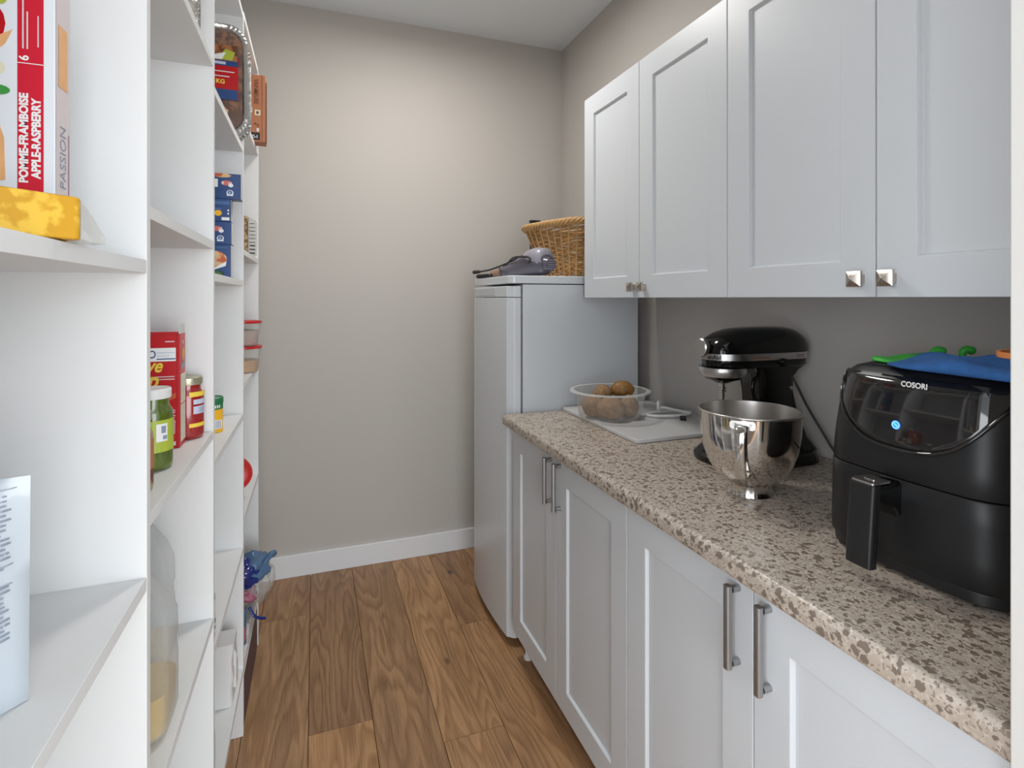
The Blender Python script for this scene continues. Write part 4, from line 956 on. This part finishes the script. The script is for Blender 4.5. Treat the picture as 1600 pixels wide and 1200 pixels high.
# second bay, top: silver bag
FS = Face((-0.285, 1.235, 1.8985), (0.97, 0.24, 0), (0,0,1))
t = thing('silver_foil_bag', 'crinkled silver foil bag standing on the high shelf, partly out of frame', 'bag', (-0.285, 1.235, 1.8985))
b = BM(); pillow(b, FS, 0.135, 0.26, 0.075, 0.006, crumple=0.008, nx=18, ny=24, tb=1); obj('bag', b, 'foil', t, smooth='auto', ang=60)

# third bay: foil pan
t = thing('foil_roasting_pan', 'rectangular aluminium foil pan stood on edge with a red and blue food sleeve', 'foil pan', (-0.30, 1.80, 1.845))
PX, PZ = -0.300, 2.0115
def pring(hx, hz, r, y, rip=0.0, n=14):
    pts = rrect(hx, hz, r, n); out = []
    for k, (x, z) in enumerate(pts):
        f = 1 + rip*(1 if k % 2 else -1); out.append((PX+x*f, y + rip*0.3*(1 if k % 2 else -1), PZ+z*f))
    return out
b = BM()
rings(b, [pring(0.113, 0.163, 0.055, 1.7725, 0.006), pring(0.113, 0.163, 0.055, 1.7675, 0.008), pring(0.106, 0.156, 0.050, 1.766, 0.006), pring(0.099, 0.149, 0.046, 1.7705), pring(0.088, 0.136, 0.042, 1.825, 0.012), pring(0.088, 0.136, 0.042, 1.8265, 0.012), pring(0.101, 0.151, 0.046, 1.775)], loop=False, cap0=False, cap1=False)
obj('tray', b, 'foil', t, smooth='auto', ang=45)
b = BM(); rings(b, [pring(0.088, 0.136, 0.042, 1.8235), pring(0.0885, 0.1365, 0.042, 1.826)]); obj('tray_bottom', b, 'foil', t)
b = BM(); rings(b, [pring(0.093, 0.143, 0.044, 1.792), pring(0.096, 0.146, 0.044, 1.784), pring(0.07, 0.12, 0.04, 1.7795)]); obj('meat', b, 'meat', t, smooth='auto')
b = BM(); rings(b, [pring(0.100, 0.150, 0.046, 1.7690), pring(0.098, 0.148, 0.046, 1.7675)]); obj('clear_lid', b, 'clear', t, smooth='auto')
FZ = Face((PX, 1.7660, PZ), (1,0,0), (0,0,1))
def fz(bm):
    FZ.rect(bm, -0.10, -0.060, 0.088, 0.066, 0, 0.001); FZ.rect(bm, -0.10, -0.060, 0.087, -0.030, 1, 0.0015); FZ.rect(bm, -0.10, 0.038, 0.087, 0.054, 1, 0.0015)
    FZ.rect(bm, -0.10, 0.054, 0.085, 0.100, 2, 0.0012); FZ.poly(bm, [(0.030, 0.056), (0.072, 0.056), (0.080, 0.080), (0.055, 0.088)], 3, 0.0017)
    FZ.poly(bm, [(0.0, 0.055), (0.045, 0.056), (0.056, 0.078), (0.03, 0.070)], 4, 0.002)
    FZ.rect(bm, 0.0, 0.020, 0.078, 0.0225, 4, 0.002); FZ.rect(bm, 0.0, 0.006, 0.065, 0.0085, 4, 0.002); FZ.rect(bm, 0.0, 0.042, 0.055, 0.050, 5, 0.002)
    FZ.poly(bm, [(-0.05, -0.13), (0.055, -0.13), (0.062, -0.09), (0.03, -0.062), (-0.05, -0.062)], 6, 0.0012)
o = printing(fz, ['redlab', 'navy', 'meat', 'limelab', 'white', 'lavender', 'food'], t, name='sleeve'); o['kind'] = 'stuff'
letters('4.5 KG', 0.017, 'yellowink', t, FZ, 0.004, -0.014, bold=0.0006, d=0.002)
t = thing('foil_tray_stack', 'empty dull foil tray leaning behind the foil pan', 'foil pan', (-0.27, 1.84, 1.845))
b = BM(); rings(b, [pring(0.107, 0.1545, 0.05, 1.838, 0.006), pring(0.107, 0.1545, 0.05, 1.8345, 0.006), pring(0.098, 0.146, 0.046, 1.836, 0.004), pring(0.094, 0.141, 0.044, 1.856, 0.008)]); bmesh.ops.translate(b, verts=b.verts, vec=(0.008, 0, -0.0085)); obj('tray', b, 'foil', t, smooth='auto', ang=45)

# third bay: four blue meal boxes
zb_ = [1.4265, 1.5145, 1.5760, 1.6375, 1.7055]
who = ['bottom blue meal carton with pasta picture, lowest of the stack', 'blue meal carton, second from the bottom of the stack', 'blue meal carton, third from the bottom of the stack', 'top blue meal carton jutting out over the stack']
for i in range(4):
    x1 = -0.1885 if i == 3 else -0.2125+0.001*(i % 2)
    z0, z1 = zb_[i], zb_[i+1]-0.0006
    t, FN, FP = carton('meal_carton', who[i], 'carton', x1-0.18, x1, 1.618+0.002*(i % 2), 1.665, z0, z1, 'navy', 'stacked blue meal cartons', bevel=0.0008)
    W = 0.18; h = z1-z0
    def f0(bm):
        FP.rect(bm, 0.001, 0.001, 0.044, h-0.001, 4, 0.0003)
        if i == 0:
            FN.disc(bm, W-0.035, 0.048, 0.026, 0.022, 0); FN.poly(bm, [(W-0.06, 0.012), (W-0.012, 0.03), (W-0.010, 0.042), (W-0.04, 0.025)], 1, 0.0007); FN.disc(bm, W-0.045, 0.010, 0.030, 0.009, 2); FN.rect(bm, W-0.035, 0.078, W-0.008, 0.080, 3)
        elif i == 2:
            FN.rect(bm, W-0.022, 0.003, W-0.003, 0.011, 1); FN.disc(bm, W-0.030, 0.022, 0.009, 0.008, 5); FN.rect(bm, W-0.040, 0.031, W-0.022, 0.036, 3); FN.disc(bm, W-0.006, 0.030, 0.0018, 0.003, 1); FN.disc(bm, W-0.006, 0.021, 0.0018, 0.003, 1); FN.rect(bm, W-0.05, 0.045, W-0.003, 0.054, 3)
        else:
            s_ = 1 if i == 1 else 0
            FN.disc(bm, W-0.034+0.000*s_, 0.042, 0.013, 0.007, 6); FN.disc(bm, W-0.024, 0.036, 0.006, 0.005, 1, 0.0007)
            FN.disc(bm, W-0.026, 0.016, 0.0085, 0.008, 1); FN.disc(bm, W-0.026, 0.017, 0.0060, 0.0055, 3, 0.0008); FN.rect(bm, W-0.034, 0.008, W-0.018, 0.0105, 1, 0.0008)
            if i == 3: FN.disc(bm, W-0.045, 0.062, 0.022, 0.006, 0); FN.rect(bm, W-0.075, 0.030, W-0.055, 0.052, 1)
    o = printing(f0, ['food', 'white', 'leaf', 'navyl', 'greycard', 'amber', 'food2'], t, name='front_print'); o['kind'] = 'stuff'
    if i in (1, 3): letters('K', 0.008, 'white', t, FN, W-0.0285, 0.0135, d=0.001)

# third bay, lower: two dark cans seen past the upright, wrapped pack
def can(label, c, r, h, m, lab, nm='tin_can'):
    t = thing(nm, label, 'can', c)
    b = BM(); lathe(b, [(r*0.97, 0), (r, 0.002), (r, h-0.002), (r*0.97, h), (r*0.93, h-0.003)], c, 28); obj('can_body', b, m, t, smooth='auto')
    b = BM(); arc(b, c, r+0.0004, c[2]+0.012, c[2]+h-0.012, toward(c)-1.4, toward(c)+2.2, 0); obj('paper_label', b, [lab], t, recalc=False)
    return t
t = can('small can with dark lid and white label just past the second upright', (-0.250, 1.398, 0.5905), 0.034, 0.098, 'blackm', 'juicewhite')
c = (-0.250, 1.398, 0.5905); a = toward(c); b = BM(); arc(b, c, 0.0350, c[2]+0.02, c[2]+0.045, a+0.5, a+1.4, 0, 6); arc(b, c, 0.0352, c[2]+0.028, c[2]+0.034, a+0.5, a+1.4, 1, 6); obj('printed_mark', b, ['blackp', 'white'], t, recalc=False)
can('tall grey canister low down just past the second upright', (-0.2505, 1.398, 0.2125), 0.034, 0.160, 'blackm', 'pouchink', 'canister')
t = thing('paper_wrapped_pack', 'white paper wrapped pack on the low third bay shelf', 'pack', (-0.30, 1.74, 0.2125))
b = BM(); bmesh.ops.create_grid(b, x_segments=1, y_segments=1, size=0.001); b.clear()
rs = []
for j in range(13):
    z = 0.2128 + 0.176*j/12; rr = []
    for x, y in rrect(0.075, 0.050, 0.010, 4, -0.295, 1.752):
        n_ = noise.noise(Vector((x*30, y*30, z*25)))*0.006*min(1, j/2); rr.append((x+n_, y+n_*0.6, z - (0.012*(y-1.70)/0.1 if j > 9 else 0)))
    rs.append(rr)
rings(b, rs); obj('wrapping', b, 'paper', t, smooth='auto', ang=60)
b = BM(); rings(b, [[(-0.2205, 1.73+0.03*u_, 0.250+0.05*v_) for u_, v_ in ((0,0),(1,0.1),(1.0,1.6),(0.1,2.3))], [(-0.2135, 1.735+0.034*u_, 0.245+0.05*v_) for u_, v_ in ((0,0),(1,0.1),(1.0,1.2),(0.1,1.9))]]); obj('torn_fold', b, 'paper', t)

# fourth bay: brown box
t, FN, FP = carton('brown_carton', 'tan brown cardboard carton with a white notch on the highest shelf in view', 'carton', -0.42, -0.1735, 2.200, 2.262, 1.9515, 2.200, 'kraft')
def bp_(bm):
    W = 0.2465
    FN.poly(bm, [(W-0.085, 0.062), (W-0.066, 0.072), (W-0.052, 0.098), (W-0.044, 0.110), (W-0.044, 0.125), (W-0.052, 0.137), (W-0.062, 0.158), (W-0.085, 0.168)], 0)
    FN.rect(bm, W-0.036, 0.098, W-0.017, 0.118, 1); FN.rect(bm, W-0.031, 0.103, W-0.022, 0.113, 2, 0.0008)
    FN.rect(bm, W-0.048, 0.006, W-0.018, 0.034, 3); FN.rect(bm, W-0.012, 0.0, W-0.0105, 0.248, 2, 0.0006)
    FN.disc(bm, W-0.034, 0.066, 0.005, 0.004, 2); FN.rect(bm, W-0.028, 0.056, W-0.022, 0.066, 2)
o = printing(bp_, ['greycard', 'cream', 'kraftd', 'blackp', 'white'], t, name='front_print'); o['kind'] = 'stuff'
letters('VAINMEURE', 0.022, 'kraftd', t, FN, 0.2465-0.038, 0.232, rot=-PI/2, sx=0.78, bold=0.0004)
letters('8', 0.018, 'white', t, FN, 0.2465-0.030, 0.038, bold=0.0005)
letters('C-1', 0.014, 'white', t, FN, 0.2465-0.046, 0.014, bold=0.0006, d=0.001)
b = BM(); box(b, -0.1728, -0.1700, 2.201, 2.225, 1.9515, 2.175); obj('side_flap', b, 'kraftd', t, bevel=0.0004)
# seed crackers
t = thing('cracker_pack', 'seeded brown crackers in clear striped wrap on the fourth bay shelf', 'packet', (-0.28, 2.16, 1.5255))
obj('crackers', bx(-0.38, -0.2275, 2.150, 2.205, 1.5262, 1.668), 'cookie', t, bevel=0.006, seg=2)
b = BM(); rings(b, [[(x, y, z) for y, z in ((2.150, 1.527), (2.203, 1.527), (2.203, 1.664), (2.150, 1.664))] for x in (-0.2268,)] + [[(-0.202, y, z) for y, z in ((2.160, 1.527), (2.193, 1.527), (2.195, 1.650), (2.158, 1.652))]]); obj('clear_end', b, 'clearw', t)
Fq = Face((-0.2268, 2.1500, 1.527), (0.0248, 0.010, 0), (0,0,1))
def st_(bm):
    for k in range(9): Fq.rect(bm, 0.004+0.001*(k % 3), 0.004+0.0135*k, 0.024, 0.004+0.0135*k+(0.005 if k < 3 else 0.0025), 0, 0.0012)
o = printing(st_, ['blackp'], t, name='striped_print'); o['kind'] = 'stuff'

# red-lidded containers
def tubc(label, c, r, h, fill, fm):
    t = thing('food_container', label, 'container', c, 0, 'red-lidded food containers')
    b = BM(); lathe(b, [(r*0.78, 0), (r*0.82, 0.003), (r*0.97, h-0.012), (r*0.97, h-0.010)], c, 36); obj('tub', b, 'clearw', t, smooth='auto', ang=50)
    b = BM(); lathe(b, [(r*0.74, 0.003), (r*0.78, 0.006), (r*0.80+r*0.12*fill/h, fill), (r*0.3, fill+0.004)], c, 30); obj('food', b, fm, t, smooth='auto')
    b = BM(); lathe(b, [(r*0.98, h-0.0095), (r*1.01, h-0.009), (r*1.01, h-0.001), (r*0.97, h), (r*0.9, h-0.002)], c, 36); obj('lid', b, 'redlid', t, smooth='auto')
    return t
tubc('clear container with red lid, lower one, holding orange food', (-0.252, 2.165, 1.1025), 0.070, 0.096, 0.045, 'pasta')
tubc('clear container with red lid stacked on top of another', (-0.252, 2.165, 1.1992), 0.070, 0.090, 0.055, 'grain')
t = thing('tilted_container', 'round container with glossy red lid tipped on its side', 'container', (-0.262, 2.09, 0.6775))
R4 = Matrix.Translation((-0.268, 2.088, 0.765)) @ Matrix.Rotation(math.radians(-62), 4, Vector((0.25, -0.97, 0)).cross(Vector((0,0,1))).normalized())
R4 = Matrix.Translation((-0.270, 2.06, 0.770)) @ Vector((0,0,1)).rotation_difference(Vector((0.33, -0.66, 0.68)).normalized()).to_matrix().to_4x4()
b = BM(); lathe(b, [(0.052, -0.070), (0.055, -0.067), (0.064, -0.001)], (0,0,0), 36, M4=R4); obj('tub', b, 'whitep', t, smooth='auto', ang=50)
b = BM(); lathe(b, [(0.065, -0.004), (0.068, -0.003), (0.068, 0.006), (0.060, 0.010), (0.055, 0.007), (0.03, 0.007)], (0,0,0), 36, M4=R4); obj('lid', b, 'redlid', t, smooth='auto')

# fourth bay, bottom: plastic bag, wrapped packages, plum box
def blob(bm, c, r, seed, amp=0.22, sub=4, f=2.2):
    g = BM(); bmesh.ops.create_icosphere(g, subdivisions=sub, radius=1)
    for v in g.verts:
        n_ = 1 + noise.noise(v.co*f + Vector((seed, 0, 0)))*amp + noise.noise(v.co*f*3 + Vector((0, seed, 0)))*amp*0.35
        v.co = Vector((c[0]+v.co.x*r[0]*n_, c[1]+v.co.y*r[1]*n_, c[2]+v.co.z*r[2]*n_))
    me = bpy.data.meshes.new('tmp'); g.to_mesh(me); g.free(); bm.from_mesh(me); bpy.data.meshes.remove(me)
t = thing('plastic_bag', 'crumpled clear and blue plastic bag bulging out of the lowest shelf', 'bag', (-0.24, 2.15, 0.216))
b = BM(); blob(b, (-0.228, 2.17, 0.345), (0.082, 0.09, 0.082), 4.0); obj('clear_wrap', b, 'clearw', t, smooth=True)
b = BM(); blob(b, (-0.245, 2.12, 0.385), (0.055, 0.060, 0.055), 8.0, 0.3); obj('blue_wrap', b, 'bagblue', t, smooth=True)
b = BM(); blob(b, (-0.212, 2.16, 0.392), (0.055, 0.065, 0.045), 2.0, 0.35); obj('film_wrap', b, 'bagmid', t, smooth=True)
b = BM(); blob(b, (-0.238, 2.11, 0.325), (0.045, 0.04, 0.035), 6.0, 0.3); obj('pink_print', b, 'bagpink', t, smooth=True)
b = BM(); tube(b, spline([(-0.19, 2.15, 0.36), (-0.176, 2.15, 0.40), (-0.152, 2.17, 0.425), (-0.148, 2.18, 0.415)], 5), [0.022]*5+[0.017]*5+[0.018]*5+[0.012], 10, flat=0.6); obj('gathered_ear', b, 'bagmid', t, smooth=True)
b = BM(); tube(b, spline([(-0.215, 2.08, 0.290), (-0.198, 2.07, 0.262), (-0.178, 2.08, 0.245), (-0.165, 2.09, 0.238)], 5), 0.006, 8, flat=0.6); obj('blue_tie', b, 'bagblue', t, smooth=True)
t = thing('wrapped_snack_bag', 'pink and blue foil snack bag under the crumpled plastic bag', 'bag', (-0.26, 2.0, 0.216))
FW = Face((-0.262, 1.975, 0.2165), (0.93, 0.36, 0), (0,0,1))
b = BM(); pillow(b, FW, 0.10, 0.115, 0.05, 0.006, crumple=0.008, tb=1, seed=3); obj('bag', b, 'bagmid', t, smooth='auto', ang=60)
b = BM(); blob(b, (-0.236, 1.963, 0.265), (0.022, 0.016, 0.035), 6.5, 0.3, 3); obj('pink_print', b, 'bagpink', t, smooth=True)
t = thing('flat_wrapped_pack', 'flat pale grey pack in clear film along the lowest shelf edge', 'pack', (-0.22, 2.15, 0.2155))
obj('pack', bx(-0.235, -0.2115, 2.03, 2.325, 0.2155, 0.240), 'paper', t, bevel=0.004)
b = BM(); rings(b, [[(x, y, z) for x, z in ((-0.237, 0.2155), (-0.2095, 0.2155), (-0.2095, 0.242), (-0.237, 0.242))] for y in (1.99, 2.328)]); obj('clear_wrap', b, 'clear', t, bevel=0.003)
t = thing('plum_box', 'dark plum cardboard box on the floor under the last shelf bay', 'box', (-0.35, 2.1, 0))
obj('carton', bx(-0.50, -0.2125, 1.90, 2.325, 0.0008, 0.168), 'plumbox', t, bevel=0.002)
obj('lid_edge', bx(-0.50, -0.2115, 1.899, 2.326, 0.1685, 0.176), 'cardw', t, bevel=0.001)
